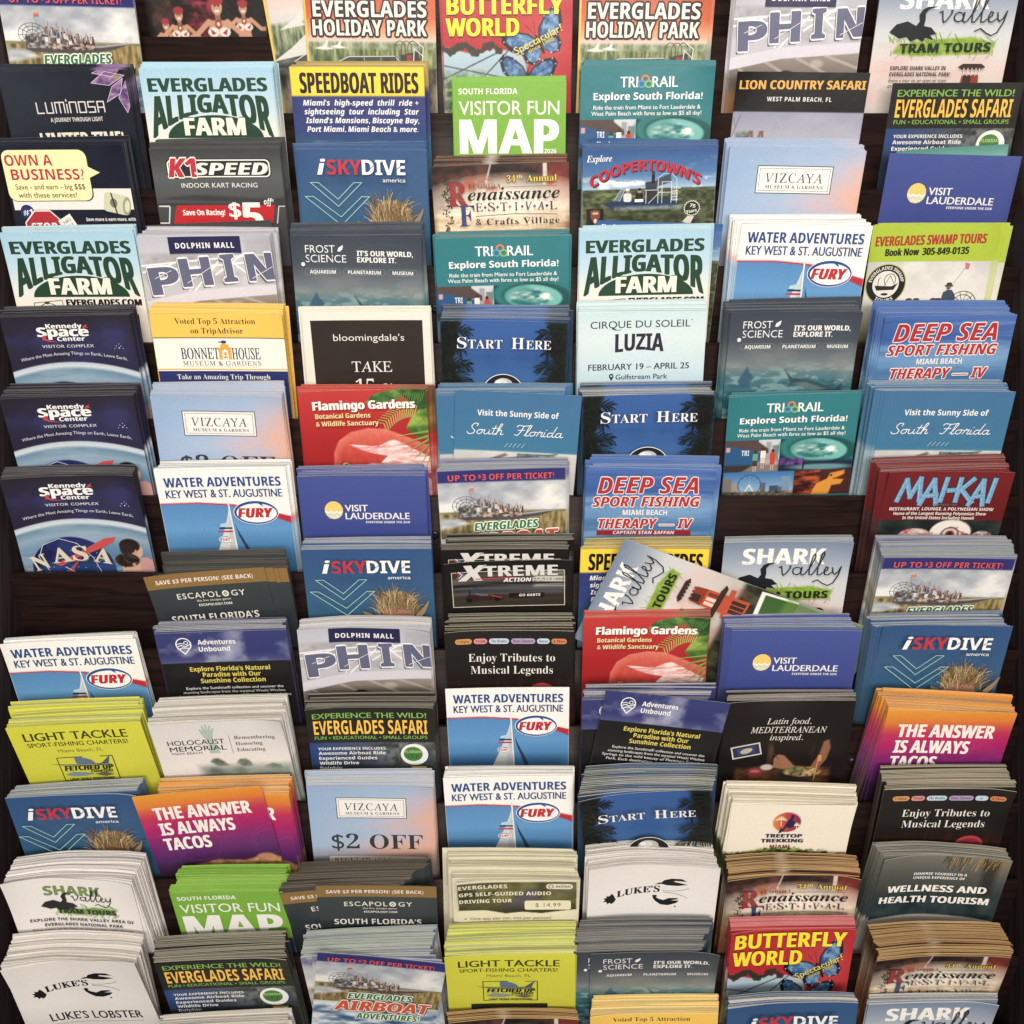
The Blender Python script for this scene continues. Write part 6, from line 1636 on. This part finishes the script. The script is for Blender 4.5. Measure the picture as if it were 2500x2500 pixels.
# ---------------------------------------------------------------- what stands where
# (tier, column, cover, front: x, rise above the board's top edge, roll, width, distance from the board behind, forward fan (mm, deg),
#  rearmost copy of its stack or None, copies, bend of the sheet in mm, options)
STACKS = [
    (0, 2, 'dancers', (-255.7, 85.7, 0.24, 98.3, 2.4, 0.0), (-255.3, 86.2, 0.24, 98.6, 1.1, 0), 2, 0, {}),
    (1, 1, 'airboat', (-355.2, 89.2, -1.22, 108.5, 10.3, 0.0), (-356.8, 91.4, -1.1, 110.7, 1.0, 0), 12, 0, {}),
    (1, 3, 'wetland', (-148.2, 95.9, 5.39, 106.6, 1.0, 0), None, 1, 0, {}),
    (1, 3, 'holiday', (-114.8, 88.5, -0.52, 106.2, 2.5, 0), None, 1, 0, {}),
    (1, 4, 'butterfly', (-4.1, 88.1, 0.33, 104.3, 8.5, 0.0), (-5.9, 89.9, 0.32, 107.1, 1.0, 0), 10, 0, {}),
    (1, 5, 'holiday', (106.1, 87.2, -0.27, 104.2, 8.9, 0.0), (109.4, 89.1, 0.0, 110.0, 1.0, 0), 11, 0, {}),
    (1, 6, 'dolphin', (230.8, 91.4, -0.26, 104.8, 8.5, 0.0), (228.2, 93.3, 0.0, 107.2, 1.0, 0), 10, 0, {}),
    (1, 7, 'shark', (349.0, 96.9, 0.0, 110.7, 8.0, 0.0), (347.3, 98.7, 0.0, 113.6, 1.0, 0), 9, 0, {}),
    (2, 1, 'luminosa', (-354.2, 89.4, 1.35, 100.0, 20.5, 0.4), (-355.4, 93.2, 0.29, 108.8, 1.0, 0), 26, 0, {}),
    (2, 2, 'alligator', (-241.3, 91.0, 0.29, 104.4, 19.0, 0.0), (-239.4, 94.3, 0.29, 106.3, 1.0, 0), 24, 0, {}),
    (2, 3, 'speedboat', (-122.5, 92.5, -0.13, 106.3, 15.1, 0.0), (-121.3, 95.0, -0.2, 105.5, 1.0, 0), 19, 0, {}),
    (2, 4, 'map', (-2.0, 80.5, 0.32, 90.1, 18.2, 0.0), (-2.4, 83.4, 0.24, 91.0, 1.0, 0), 23, 0, {}),
    (2, 5, 'trirail', (106.8, 92.4, 0.65, 105.4, 18.3, 0.0), (108.2, 95.5, 0.27, 106.8, 1.0, 0), 23, 0, {}),
    (2, 6, 'lion', (234.0, 87.4, -0.67, 107.0, 1.5, 0), None, 1, 0, {}),
    (2, 7, 'safari', (360.0, 79.4, 0.21, 105.8, 1.5, 0), None, 1, 0, {}),
    (3, 1, 'business', (-353.5, 94.3, 0.32, 98.0, 19.8, 0.0), (-357.3, 96.7, 0.62, 103.3, 1.0, 0), 25, 0, {}),
    (3, 2, 'karting', (-233.5, 90.9, 0.31, 102.3, 20.5, 0.4), (-232.9, 96.4, 0.32, 102.0, 1.0, 0), 26, 0, {}),
    (3, 3, 'skydive', (-118.2, 90.3, -0.36, 102.1, 19.6, 0.0), (-123.4, 92.7, 0.0, 105.9, 1.0, 0), 24, 0, {}),
    (3, 4, 'renaissance', (-9.6, 79.4, 2.02, 109.1, 20.5, 0.4), (-8.4, 82.5, 0.82, 108.5, 1.0, 0), 26, 2, {}),
    (3, 5, 'coopertown', (108.2, 90.3, 1.84, 105.7, 20.5, 0.4), (109.0, 94.8, 0.57, 104.0, 1.0, 0), 26, 0, {}),
    (3, 5, 'coopertown', (114.3, 96.1, -1.0, 101.5, 0.5, 0), None, 1, 0, {}),
    (3, 6, 'vizcaya', (224.5, 90.5, -1.01, 107.5, 20.5, 0.4), (222.4, 96.2, -0.35, 104.4, 1.0, 0), 26, 0, {}),
    (3, 7, 'tealcard', (353.4, 89.3, 3.57, 89.2, 0.7, 0), None, 1, 3, {}),
    (3, 7, 'lauderdale', (356.8, 84.1, -1.33, 106.6, 2.2, 0), None, 1, 0, {}),
    (4, 1, 'alligator', (-351.0, 87.6, 0.31, 105.4, 17.5, 0.0), (-355.7, 89.9, 1.1, 109.9, 1.0, 0), 22, 0, {}),
    (4, 2, 'karting', (-243.8, 91.8, 2.43, 101.7, 0.5, 0), None, 1, 0, {}),
    (4, 2, 'dolphin', (-243.0, 85.3, 0.94, 105.6, 20.4, 0.0), (-240.0, 88.0, 0.61, 109.7, 1.0, 0), 25, 1, {}),
    (4, 3, 'frost', (-122.7, 85.3, -1.1, 103.0, 20.5, 0.4), (-123.4, 92.7, 0.72, 106.0, 1.0, 0), 26, 0, {}),
    (4, 4, 'trirail', (-8.3, 83.7, 1.42, 106.8, 15.3, 0.0), (-7.7, 85.7, 1.09, 105.6, 1.0, 0), 19, 0, {}),
    (4, 5, 'coopertown', (118.6, 92.2, -1.77, 101.5, 0.6, 0), None, 1, 0, {}),
    (4, 5, 'alligator', (105.5, 88.3, 1.3, 104.2, 14.4, 0.0), (107.6, 90.2, 1.0, 105.4, 1.0, 0), 18, 0, {}),
    (4, 6, 'fury', (230.9, 94.5, -1.08, 103.3, 20.5, 0.4), (225.9, 98.5, -0.22, 103.6, 1.0, 0), 26, 0, {'quick': 6}),
    (4, 7, 'swamp', (351.3, 90.0, -0.45, 100.9, 1.2, 0), None, 1, 0, {}),
    (4, 7, 'swamp', (339.0, 91.2, 0.61, 100.3, 3.8, 0.0), (347.3, 91.7, -0.59, 103.4, 1.0, 0), 4, 0, {}),
    (5, 1, 'kennedy', (-349.2, 84.4, -1.21, 103.1, 9.0, 0), None, 1, 0, {}),
    (5, 1, 'kennedy', (-352.8, 85.2, 1.21, 102.1, 20.1, 0.0), (-353.1, 88.0, 0.96, 108.7, 1.0, 0), 25, 0, {}),
    (5, 2, 'bonnet', (-232.8, 87.2, -0.2, 104.3, 20.5, 0.4), (-234.0, 90.3, -0.2, 106.4, 1.0, 0), 26, 0, {}),
    (5, 3, 'bloom', (-116.1, 87.0, 0.31, 101.6, 13.4, 0.0), (-117.9, 88.9, 0.15, 103.3, 1.0, 0), 16, 0, {}),
    (5, 4, 'start', (-6.2, 81.5, -0.94, 100.9, 20.5, 0.4), (-2.6, 88.5, -0.24, 100.7, 1.0, 0), 26, 0, {}),
    (5, 5, 'cirque', (102.9, 88.4, 1.58, 100.4, 20.5, 0.4), (105.3, 92.1, 0.82, 102.0, 1.0, 0), 26, 0, {}),
    (5, 6, 'frost', (223.2, 89.0, 0.53, 102.6, 20.5, 0.4), (221.8, 93.1, 1.17, 107.6, 1.0, 0), 26, 0, {'quick': 5}),
    (5, 7, 'deepsea', (344.7, 86.1, 1.13, 103.6, 20.5, 0.4), (341.3, 92.6, -0.23, 105.3, 1.0, 0), 26, 0, {'quick': 3}),
    (6, 1, 'kennedy', (-351.1, 84.6, 1.83, 105.2, 20.5, 0.4), (-350.1, 88.3, 1.04, 104.0, 1.0, 0), 26, 0, {}),
    (6, 2, 'vizcaya', (-232.8, 84.9, -0.82, 103.7, 20.5, 0.4), (-235.1, 89.2, 0.68, 106.1, 1.0, 0), 26, 0, {}),
    (6, 3, 'flamingo', (-119.5, 86.5, 1.6, 101.9, 11.1, 0.0), (-117.2, 88.2, -0.38, 108.1, 1.0, 0), 14, 0, {}),
    (6, 4, 'sunny', (-9.1, 86.1, 1.04, 101.3, 19.0, 0.0), (-5.7, 88.9, 0.39, 104.1, 1.0, 0), 24, 0, {}),
    (6, 4, 'sunny', (5.3, 88.3, -2.93, 99.5, 21.4, 0.2), None, 1, 0, {}),
    (6, 5, 'start', (107.1, 86.5, 1.4, 103.3, 20.5, 0.2), (107.4, 89.5, 0.64, 104.9, 1.0, 0), 26, 0, {}),
    (6, 6, 'trirail', (226.7, 80.7, 1.95, 105.7, 5.1, 0.0), (228.0, 81.5, 1.33, 105.6, 1.0, 0), 6, 0, {}),
    (6, 7, 'sunny', (344.1, 89.4, -0.39, 102.6, 20.5, 0.4), (337.3, 92.5, 0.38, 109.2, 1.0, 0), 26, 0, {'quick': 3}),
    (7, 1, 'kennedy', (-352.7, 82.1, 2.29, 107.2, 16.7, 0.0), (-355.6, 84.7, 1.03, 109.0, 1.0, 0), 21, 3, {}),
    (7, 2, 'fury', (-231.9, 86.9, 1.06, 104.6, 13.0, 0.0), (-230.6, 89.0, 0.7, 106.7, 1.0, 0), 16, 0, {}),
    (7, 3, 'lauderdale', (-119.3, 83.3, 0.25, 101.2, 16.2, 0.0), (-120.5, 85.8, 0.42, 100.9, 1.0, 0), 20, 0, {}),
    (7, 4, 'airboat', (-8.8, 87.8, 2.06, 102.4, 13.6, 0.0), (-6.0, 90.0, 0.41, 103.3, 1.0, 0), 17, 0, {}),
    (7, 5, 'deepsea', (109.1, 90.1, 0.0, 101.5, 19.5, 0.0), (111.4, 93.1, -1.01, 102.1, 1.0, 0), 24, 0, {'quick': 3}),
    (7, 7, 'maikai', (344.7, 89.5, -0.43, 98.9, 20.5, 0.9), (338.8, 94.7, 2.03, 104.5, 1.0, 0), 27, 0, {'quick': 3}),
    (8, 2, 'escape', (-224.6, 74.2, 3.55, 95.0, 20.5, 3.3), (-232.4, 79.5, 1.17, 100.2, 1.0, 0), 32, 0, {'say': 'rightmost escape game leaflet of the fan beside the skydiving leaflet'}),
    (8, 2, 'escape', (-231.5, 73.7, 3.56, 94.8, 20.8, 3.2), None, 1, 0, {'say': 'third escape game leaflet in the fan left of the skydiving leaflet'}),
    (8, 2, 'escape', (-235.4, 74.0, 4.56, 95.3, 21.1, 3.3), None, 1, 0, {'say': 'second escape game leaflet in the fan left of the skydiving leaflet'}),
    (8, 2, 'escape', (-242.6, 74.2, 5.27, 96.3, 21.6, 3.6), None, 1, 0, {}),
    (8, 3, 'skydive', (-115.0, 88.9, 0.51, 102.8, 16.7, 0.0), (-115.5, 91.5, 0.61, 100.9, 1.0, 0), 21, 0, {}),
    (8, 4, 'xtreme', (-5.9, 90.0, 0.52, 100.0, 18.7, 0.0), (-2.9, 92.9, 0.44, 101.1, 1.0, 0), 23, 0, {}),
    (8, 4, 'xtreme', (-3.4, 81.3, 1.75, 101.2, 21.4, 0.6), None, 1, 0, {}),
    (8, 5, 'speedboat', (105.2, 88.9, 0.0, 102.3, 15.6, 0.0), (109.2, 91.4, 0.57, 100.9, 1.0, 0), 19, 0, {}),
    (8, 6, 'shark', (219.7, 91.3, 0.43, 102.2, 9.3, 0.0), (222.1, 92.8, 0.87, 101.6, 1.0, 0), 11, 0, {}),
    (8, 7, 'airboat', (342.7, 85.8, -0.69, 103.8, 20.5, 3.0), (343.6, 92.9, 0.41, 107.1, 1.0, 0), 31, 0, {'quick': 2}),
    (9, 1, 'fury', (-356.3, 72.8, 2.39, 109.5, 9.5, 0.0), (-355.2, 74.5, 3.2, 115.4, 1.0, 0), 11, 0, {}),
    (9, 2, 'advent', (-231.1, 85.2, 2.23, 104.6, 15.1, 0.0), (-231.6, 87.6, 1.59, 101.9, 1.0, 0), 19, 0, {}),
    (9, 3, 'dolphin', (-117.7, 86.1, -0.26, 105.4, 14.0, 0.0), (-116.9, 88.4, 0.71, 104.9, 1.0, 0), 17, 4, {}),
    (9, 4, 'musical', (-2.4, 89.3, 0.36, 101.4, 20.4, 0.0), (-1.9, 92.6, 0.93, 99.1, 1.0, 0), 25, 0, {}),
    (9, 5, 'shark', (68.7, 115.6, 67.77, 99.1, 1.2, 0), None, 1, 0, {'rot': 1}),
    (9, 5, 'flamingo', (106.8, 94.9, 0.44, 100.2, 9.3, 0.0), (107.5, 96.5, 0.59, 100.1, 1.0, 0), 11, 0, {}),
    (9, 6, 'lauderdale', (224.2, 89.7, -0.27, 101.9, 20.3, 0.0), (219.4, 93.0, 0.46, 100.3, 1.0, 0), 25, 0, {'quick': 5}),
    (9, 7, 'skydive', (343.0, 92.1, -0.62, 102.7, 17.1, 0.0), (336.8, 94.8, 1.01, 108.8, 1.0, 0), 21, 0, {'quick': 3}),
    (10, 1, 'tackle', (-343.8, 81.7, 4.02, 107.6, 20.5, 4.9), (-349.7, 86.1, 2.69, 110.2, 1.0, 0), 35, 0, {}),
    (10, 2, 'holocaust', (-232.5, 84.6, 3.57, 105.5, 20.5, 4.8), (-232.1, 88.7, 2.45, 103.3, 1.0, 0), 35, 0, {}),
    (10, 3, 'safari', (-112.7, 89.2, 0.47, 101.3, 16.2, 0.0), (-111.6, 91.8, 0.47, 101.2, 1.0, 0), 20, 0, {}),
    (10, 4, 'fury', (-3.8, 97.6, 0.96, 99.1, 1.5, 0), None, 1, 0, {}),
    (10, 5, 'advent', (103.8, 99.2, 0.55, 97.8, 18.4, 0.0), (111.9, 102.0, 0.0, 103.7, 1.0, 0), 23, 0, {}),
    (10, 5, 'advent', (121.7, 104.4, -7.72, 98.7, 21.4, 0.2), None, 1, 0, {}),
    (10, 6, 'latin', (221.5, 91.7, 0.93, 102.3, 10.9, 0.0), (222.8, 93.4, 0.47, 101.7, 1.0, 0), 13, 0, {}),
    (10, 7, 'tacos', (344.3, 91.3, -1.44, 101.5, 20.5, 2.0), (345.1, 94.7, -4.42, 108.4, 1.0, 0), 29, 0, {'quick': 5}),
    (11, 1, 'skydive', (-350.1, 79.9, 2.9, 106.4, 15.1, 0.0), (-350.5, 82.2, 4.18, 106.3, 1.0, 0), 19, 0, {}),
    (11, 2, 'tacos', (-227.8, 85.1, 0.0, 104.0, 19.7, 0.0), (-229.0, 87.9, 2.02, 104.7, 1.0, 0), 24, 0, {}),
    (11, 2, 'tacos', (-247.4, 90.8, 6.39, 103.0, 21.4, 0.6), None, 1, 0, {}),
    (11, 3, 'vizcaya', (-111.9, 91.5, -0.6, 100.0, 17.3, 0.0), (-113.1, 94.0, 0.49, 101.8, 1.0, 0), 21, 0, {}),
    (11, 4, 'fury', (-3.5, 95.9, 1.65, 102.3, 11.0, 0.0), (-1.9, 97.6, 0.7, 100.2, 1.0, 0), 13, 0, {}),
    (11, 5, 'start', (102.8, 94.4, 6.46, 102.9, 20.5, 5.7), (111.3, 97.4, 0.77, 105.5, 1.0, 0), 36, 3, {}),
    (11, 6, 'treetop', (222.3, 76.3, 0.21, 97.6, 20.5, 1.5), (223.8, 79.9, -2.4, 105.9, 1.0, 0), 29, 0, {'quick': 6}),
    (11, 7, 'musical', (341.6, 94.0, 0.5, 101.7, 20.5, 1.8), (342.8, 97.0, 1.0, 99.9, 1.0, 0), 29, 0, {'quick': 2}),
    (12, 1, 'sharkwhite', (-348.8, 83.2, -1.28, 101.7, 20.5, 4.3), (-346.0, 86.4, 2.17, 106.3, 1.0, 0), 34, 5, {}),
    (12, 2, 'map', (-225.3, 71.7, 1.92, 89.6, 20.5, 4.2), (-222.1, 75.9, 1.61, 87.2, 1.0, 0), 34, 0, {}),
    (12, 3, 'escape', (-135.8, 77.4, 6.65, 96.1, 20.5, 4.7), (-115.4, 81.3, 2.55, 104.2, 1.0, 0), 35, 0, {}),
    (12, 3, 'escape', (-106.3, 82.4, -0.62, 94.4, 21.4, 5.2), None, 1, 0, {}),
    (12, 4, 'gps', (3.6, 91.5, 1.26, 95.0, 20.5, 6.9), (-2.2, 93.8, -1.01, 103.8, 1.0, 0), 36, 0, {}),
    (12, 5, 'lukes', (110.4, 96.5, 0.44, 101.0, 20.5, 3.1), (108.2, 98.6, 0.84, 100.5, 1.0, 0), 32, 5, {}),
    (12, 6, 'renaissance', (221.6, 82.5, 3.1, 103.5, 20.5, 1.0), (223.8, 85.1, 0.2, 106.3, 1.0, 0), 27, 4, {'quick': 8}),
    (12, 7, 'wellness', (343.0, 96.3, -1.33, 101.5, 14.9, 0.0), (339.7, 98.1, -3.55, 111.8, 1.0, 0), 18, 4, {}),
    (13, 1, 'lukes', (-348.4, 80.2, 4.57, 107.5, 20.5, 5.1), (-348.7, 83.0, 0.0, 108.7, 1.0, 0), 36, 5, {}),
    (13, 2, 'safari', (-228.7, 84.8, 3.22, 105.3, 20.5, 2.9), (-233.6, 86.8, 4.11, 106.4, 1.0, 0), 31, 0, {}),
    (13, 3, 'airboat', (-100.9, 90.9, -8.43, 101.0, 20.5, 4.6), (-114.7, 92.4, 3.15, 105.1, 1.0, 0), 35, 0, {'quick': 3}),
    (13, 4, 'tackle', (-1.1, 97.8, 0.97, 102.5, 20.5, 6.0), (-0.9, 98.2, 2.17, 100.9, 1.0, 0), 36, 0, {}),
    (13, 5, 'frost', (96.5, 102.2, 1.59, 94.8, 20.5, 6.0), (107.5, 102.0, 1.61, 110.1, 1.0, 0), 36, 0, {}),
    (13, 5, 'frost', (109.6, 103.3, 1.85, 99.1, 21.4, 6.5), None, 1, 0, {}),
    (13, 6, 'butterfly', (221.3, 103.6, 2.21, 97.9, 12.3, 0.0), (221.7, 104.8, 1.1, 98.9, 1.0, 0), 15, 0, {'sy': 1.25}),
    (13, 7, 'renaissance', (333.1, 96.0, 2.54, 102.4, 20.5, 7.5), (336.9, 96.3, 1.02, 108.0, 1.0, 0), 36, 3, {'quick': 6}),
    (14, 2, 'holocaust', (-223.7, 85.3, 4.18, 103.1, 20.5, 2.4), (-230.5, 86.3, 4.4, 104.4, 1.0, 0), 30, 0, {}),
    (14, 4, 'renaissance', (1.4, 85.9, 2.24, 104.0, 9.4, 0.0), (-0.6, 86.7, 1.33, 104.9, 1.0, 0), 11, 3, {}),
    (14, 5, 'bonnet', (110.7, 104.9, 1.21, 99.4, 17.4, 0.0), (113.3, 105.6, 1.87, 99.0, 1.0, 0), 22, 0, {}),
    (14, 6, 'skydive', (220.9, 105.8, 3.9, 102.1, 10.4, 0.0), (221.8, 106.5, 1.72, 99.4, 1.0, 0), 13, 3, {}),
    (14, 7, 'shark', (330.9, 107.8, 1.69, 100.8, 9.6, 0.0), (333.2, 108.4, 1.68, 101.8, 1.0, 0), 12, 0, {}),
]

WORDS = {   # cover: (short name, how the front copy looks, group)
    'airboat': ('airboat leaflet', 'airboat tour leaflet with a blue discount band'),
    'dancers': ('dancers leaflet', 'dark show leaflet with three dancers in white tops'),
    'holiday': ('orange-skied leaflet', 'orange-skied wetland park leaflet'),
    'wetland': ('wetland bird leaflet', 'tilted wetland leaflet with white birds and grass'),
    'butterfly': ('butterfly leaflet', 'red leaflet with yellow title and blue butterflies'),
    'dolphin': ('shopping mall leaflet', 'lilac shopping mall leaflet with big sign letters'),
    'shark': ('tram tour leaflet', 'grey-blue tram tour leaflet with a black bird'),
    'sharkwhite': ('white tram leaflet', 'bowed white tram tour leaflet with green title'),
    'luminosa': ('purple flower leaflet', 'dark leaflet with a purple flower corner'),
    'alligator': ('alligator farm leaflet', 'pale blue leaflet with green alligator farm title'),
    'speedboat': ('speedboat leaflet', 'yellow and navy speedboat leaflet'),
    'map': ('green map leaflet', 'narrow green visitor map leaflet'),
    'trirail': ('teal train leaflet', 'teal train leaflet with photo collage'),
    'lion': ('orange-titled leaflet', 'single black-headed leaflet with orange title'),
    'safari': ('black safari leaflet', 'black safari leaflet with tall yellow title'),
    'business': ('business leaflet', 'navy business leaflet with cream speech bubble'),
    'karting': ('kart racing leaflet', 'grey kart racing leaflet with red price banner'),
    'skydive': ('skydiving leaflet', 'blue skydiving leaflet with windswept blond hair'),
    'renaissance': ('festival leaflet', 'brown and cream festival leaflet'),
    'coopertown': ('red-arched leaflet', 'blue-skied airboat leaflet with arched red title'),
    'vizcaya': ('pastel museum leaflet', 'pastel sunset museum leaflet with white nameplate'),
    'lauderdale': ('sun-logo leaflet', 'plain violet-blue leaflet with small sun logo'),
    'frost': ('science museum leaflet', 'slate and teal science museum leaflet'),
    'fury': ('sailboat leaflet', 'white and blue sailboat leaflet'),
    'swamp': ('swamp tour leaflet', 'lime-banded swamp tour leaflet with round badge'),
    'kennedy': ('space leaflet', 'dark violet space centre leaflet'),
    'bonnet': ('yellow-banded leaflet', 'yellow, white and navy museum leaflet'),
    'bloom': ('department store leaflet', 'white-bordered dark brown department store leaflet'),
    'start': ('palm-framed leaflet', 'blue leaflet framed by dark palms'),
    'cirque': ('circus leaflet', 'pale blue circus show leaflet'),
    'deepsea': ('sea fishing leaflet', 'blue sea fishing leaflet with red titles'),
    'flamingo': ('flamingo leaflet', 'red flamingo garden leaflet'),
    'sunny': ('script-lettered leaflet', 'blue leaflet with white script lettering'),
    'maikai': ('dark red leaflet', 'dark red restaurant show leaflet'),
    'escape': ('escape game leaflet', 'gold-banded slate escape game leaflet'),
    'xtreme': ('go-kart leaflet', 'black go-kart leaflet with silver title'),
    'advent': ('nature leaflet', 'navy and black nature leaflet with yellow heading'),
    'holocaust': ('memorial leaflet', 'white memorial leaflet with pale green hand'),
    'musical': ('concert leaflet', 'black concert leaflet with coloured name pills'),
    'latin': ('restaurant leaflet', 'black restaurant leaflet with blue stamp'),
    'tacos': ('taco leaflet', 'orange to purple taco leaflet'),
    'treetop': ('palm-logo leaflet', 'cream leaflet with oval palm logo'),
    'tackle': ('yellow-green leaflet', 'yellow-green fishing charter leaflet'),
    'gps': ('driving tour leaflet', 'cream driving tour leaflet with price box'),
    'lukes': ('lobster leaflet', 'white leaflet with black lobster logo'),
    'wellness': ('wellness leaflet', 'dark slate wellness leaflet with white title'),
    'tealcard': ('teal card', 'curved teal card'),
}
_art, _rich, _thin = {}, {}, {}


def art_of(des, rot=False):
    key = (des, bool(rot))
    if key not in _art:
        a = d_shark(150) if rot else globals()['d_' + des]()
        for i, t in enumerate(a.T):                      # nothing is printed beyond the trimmed sheet
            a.T[i] = np.stack([np.clip(t[..., 0], .02, 99.98), np.maximum(t[..., 1], .02)], -1)
        _art[key] = a
    return _art[key]


def rich_mesh(des, thick, bow, rot, curl):
    key = (des, round(thick, 1), bow, bool(rot), curl)
    if key not in _rich:
        V, F, K = sheet('brochure', art_of(des, rot), round(thick, 1) * MM, bow, True, 1.0, len(_rich), curl)
        _rich[key] = mesh_of('brochure', V, F, K, M_PRINT)
    return _rich[key]


THIN = 0.9


def thin_sheet(des, bow, var):
    key = (des, bow, var)
    if key not in _thin:
        rs = random.Random(hash(des) % 1000 + var) if False else random.Random(len(_thin))
        b = bow * (1 + .08 * var) if bow else rs.uniform(.1, .9)
        V, F, K = sheet('brochure', art_of(des), THIN * MM, b, False, (1.0, .9, 1.05, .8)[var % 4], var * 7 + len(_thin) % 5)
        _thin[key] = [V, F, K, None]
    return _thin[key]


def place(k, x, rise, roll, w, d, fan, sy=1.0, sz=1.0):
    return W @ tier(k) @ Matrix.Translation((0, 0, (d - PITCH * SN) * MM)) @ Matrix.Rotation(math.radians(fan), 4, 'X') @ \
        Matrix.Translation((x * MM, rise * MM, 0)) @ Matrix.Rotation(math.radians(roll), 4, 'Z') @ Matrix.Diagonal((w / 102.0, sy, sz, 1))


def brochure(me, M, label, group):
    o = bpy.data.objects.new('brochure', me)
    o.matrix_world = M
    o['label'], o['category'], o['group'] = label, 'brochure', group
    C.objects.link(o)
    return o


# a label names the leaflet by its look and by the leaflets above and below it in its column
face = {}
for s in STACKS:
    if s[2] != 'tealcard' and not s[7].get('rot'):
        face[(s[0], s[1])] = s[2]


def nextto(k, c, step):
    j = k + step
    while 0 <= j <= 14:
        if (j, c) in face:
            return WORDS[face[(j, c)]][0]
        j += step
    return None


def where(k, c, des):
    up, dn = nextto(k, c, -1), nextto(k, c, 1)
    if up and dn:
        return f'between the {up} and {dn}'
    return f'above the {dn}, topmost of its column' if dn else f'below the {up}, lowest of its column'


used = {}


def unique(t):
    assert t not in used, t
    used[t] = 1
    n = len(t.replace(',', '').split())
    assert 4 <= n <= 16, (n, t)
    return t


LOOSE = {0: [], 1: [], 2: [], 'n': 0}
ORD = ('first', 'second', 'third', 'fourth', 'fifth', 'sixth', 'seventh')
rng = random.Random(21)
count = 0
for si, (k, c, des, f, b, n, bow, opt) in enumerate(STACKS):
    short, look = WORDS[des]
    bow = bow or .8
    top = not any(s[0] == k and s[1] == c for s in STACKS[si + 1:])
    at = where(k, c, des)
    if opt.get('rot'):
        lab = 'loose grey-blue tram tour leaflet lying askew across the speedboat leaflet'
    elif des == 'tealcard':
        lab = 'curved teal card peeking out behind the sun-logo leaflet beside the side panel'
    elif top:
        lab = f'{look}, {at}'
        if len(lab.replace(',', '').split()) > 16:
            lab = f'front {short}, {at}'
    else:
        lab = f'half-hidden {short} behind the front one, {at}'
        if len(lab.replace(',', '').split()) > 16:
            lab = f'half-hidden {short} {at}'
    lab = opt.get('say', lab)
    grp = WORDS[des][0] + 's in the rack'
    sy = opt.get('sy', 1.0)
    pitch = (f[4] + f[1] * math.tan(math.radians(f[5])) - b[4]) / max(1, n - 1) if b else 0.6
    thick = min(1.2, max(.5, pitch * .86)) if b else (.8 if opt.get('rot') else .5)
    if b and top and n > 3:
        thick = min(1.2, thick)
    curl = ((0, 0), (0, 2.2), (0, 0), (1.6, 0), (0, 0), (0, 3.4), (2.4, 1.0))[si % 7] if top and not opt.get('rot') else (0, 0)
    brochure(rich_mesh(des, thick, bow, opt.get('rot'), curl), place(k, *f, sy=sy), unique(lab), grp)
    count += 1
    if not b:
        continue
    # copies hang together in bundles; a bundle slips sideways, sinks or leans as one
    left, bun, quick = 0, [0, 0, 0], opt.get('quick', 0)
    for i in range(1, n):
        t = i / max(1, n - 1)
        e = [f[j] + (b[j] - f[j]) * t for j in range(6)]
        e[2] = f[2] + (b[2] - f[2]) * min(1.0, i / 2)
        if quick:
            e[0] = f[0] + (b[0] - f[0]) * min(1.0, i / quick)
        if left <= 0:
            left = rng.choice((1, 2, 3, 4, 5, 7))
            bun = [rng.gauss(0, 1.3), rng.gauss(0, .75), rng.gauss(0, .45)]
        left -= 1
        if i <= 3 or bow > 1:                            # sheets nested in a bend slide only a little
            bun[0] *= .3 if i <= 3 else .6
        e[0] += bun[0] + rng.gauss(0, .22)
        e[1] += bun[1] + rng.gauss(0, .10)
        e[2] += bun[2] + rng.gauss(0, .08)
        e[3] = min(105.0, max(98.0, e[3])) if des != 'map' else e[3]
        var = rng.randrange(4)
        sz = min(1.3, pitch / THIN * rng.uniform(.9, 1.0))
        M = place(k, *e, sz=sz)
        th = thin_sheet(des, bow, var)
        if i == 1 or (i == n - 1 and n > 3):
            if th[3] is None:
                th[3] = mesh_of('brochure', th[0], th[1], th[2], M_PRINT)
            lab = f"{'rearmost' if i > 1 else 'second'} {short} stacked {at}"
            brochure(th[3], M, unique(lab), grp)
            count += 1
        else:
            v4 = np.c_[th[0], np.ones(len(th[0]))] @ np.array(M).T
            LOOSE[0].append(v4[:, :3]); LOOSE[1].append(th[1][0] + LOOSE['n']); LOOSE[2].append(th[2]); LOOSE['n'] += len(th[0])
print('brochures placed one by one:', count, ' in the packed rest:', len(LOOSE[0]))
rest = bpy.data.objects.new('packed_brochures', mesh_of('packed_brochures', np.concatenate(LOOSE[0]), LOOSE[1], np.concatenate(LOOSE[2]), M_PRINT))
rest['label'] = 'inner copies packed in every pocket between the front and rearmost leaflets'
rest['category'] = 'brochures'
rest['kind'] = 'stuff'
C.objects.link(rest)
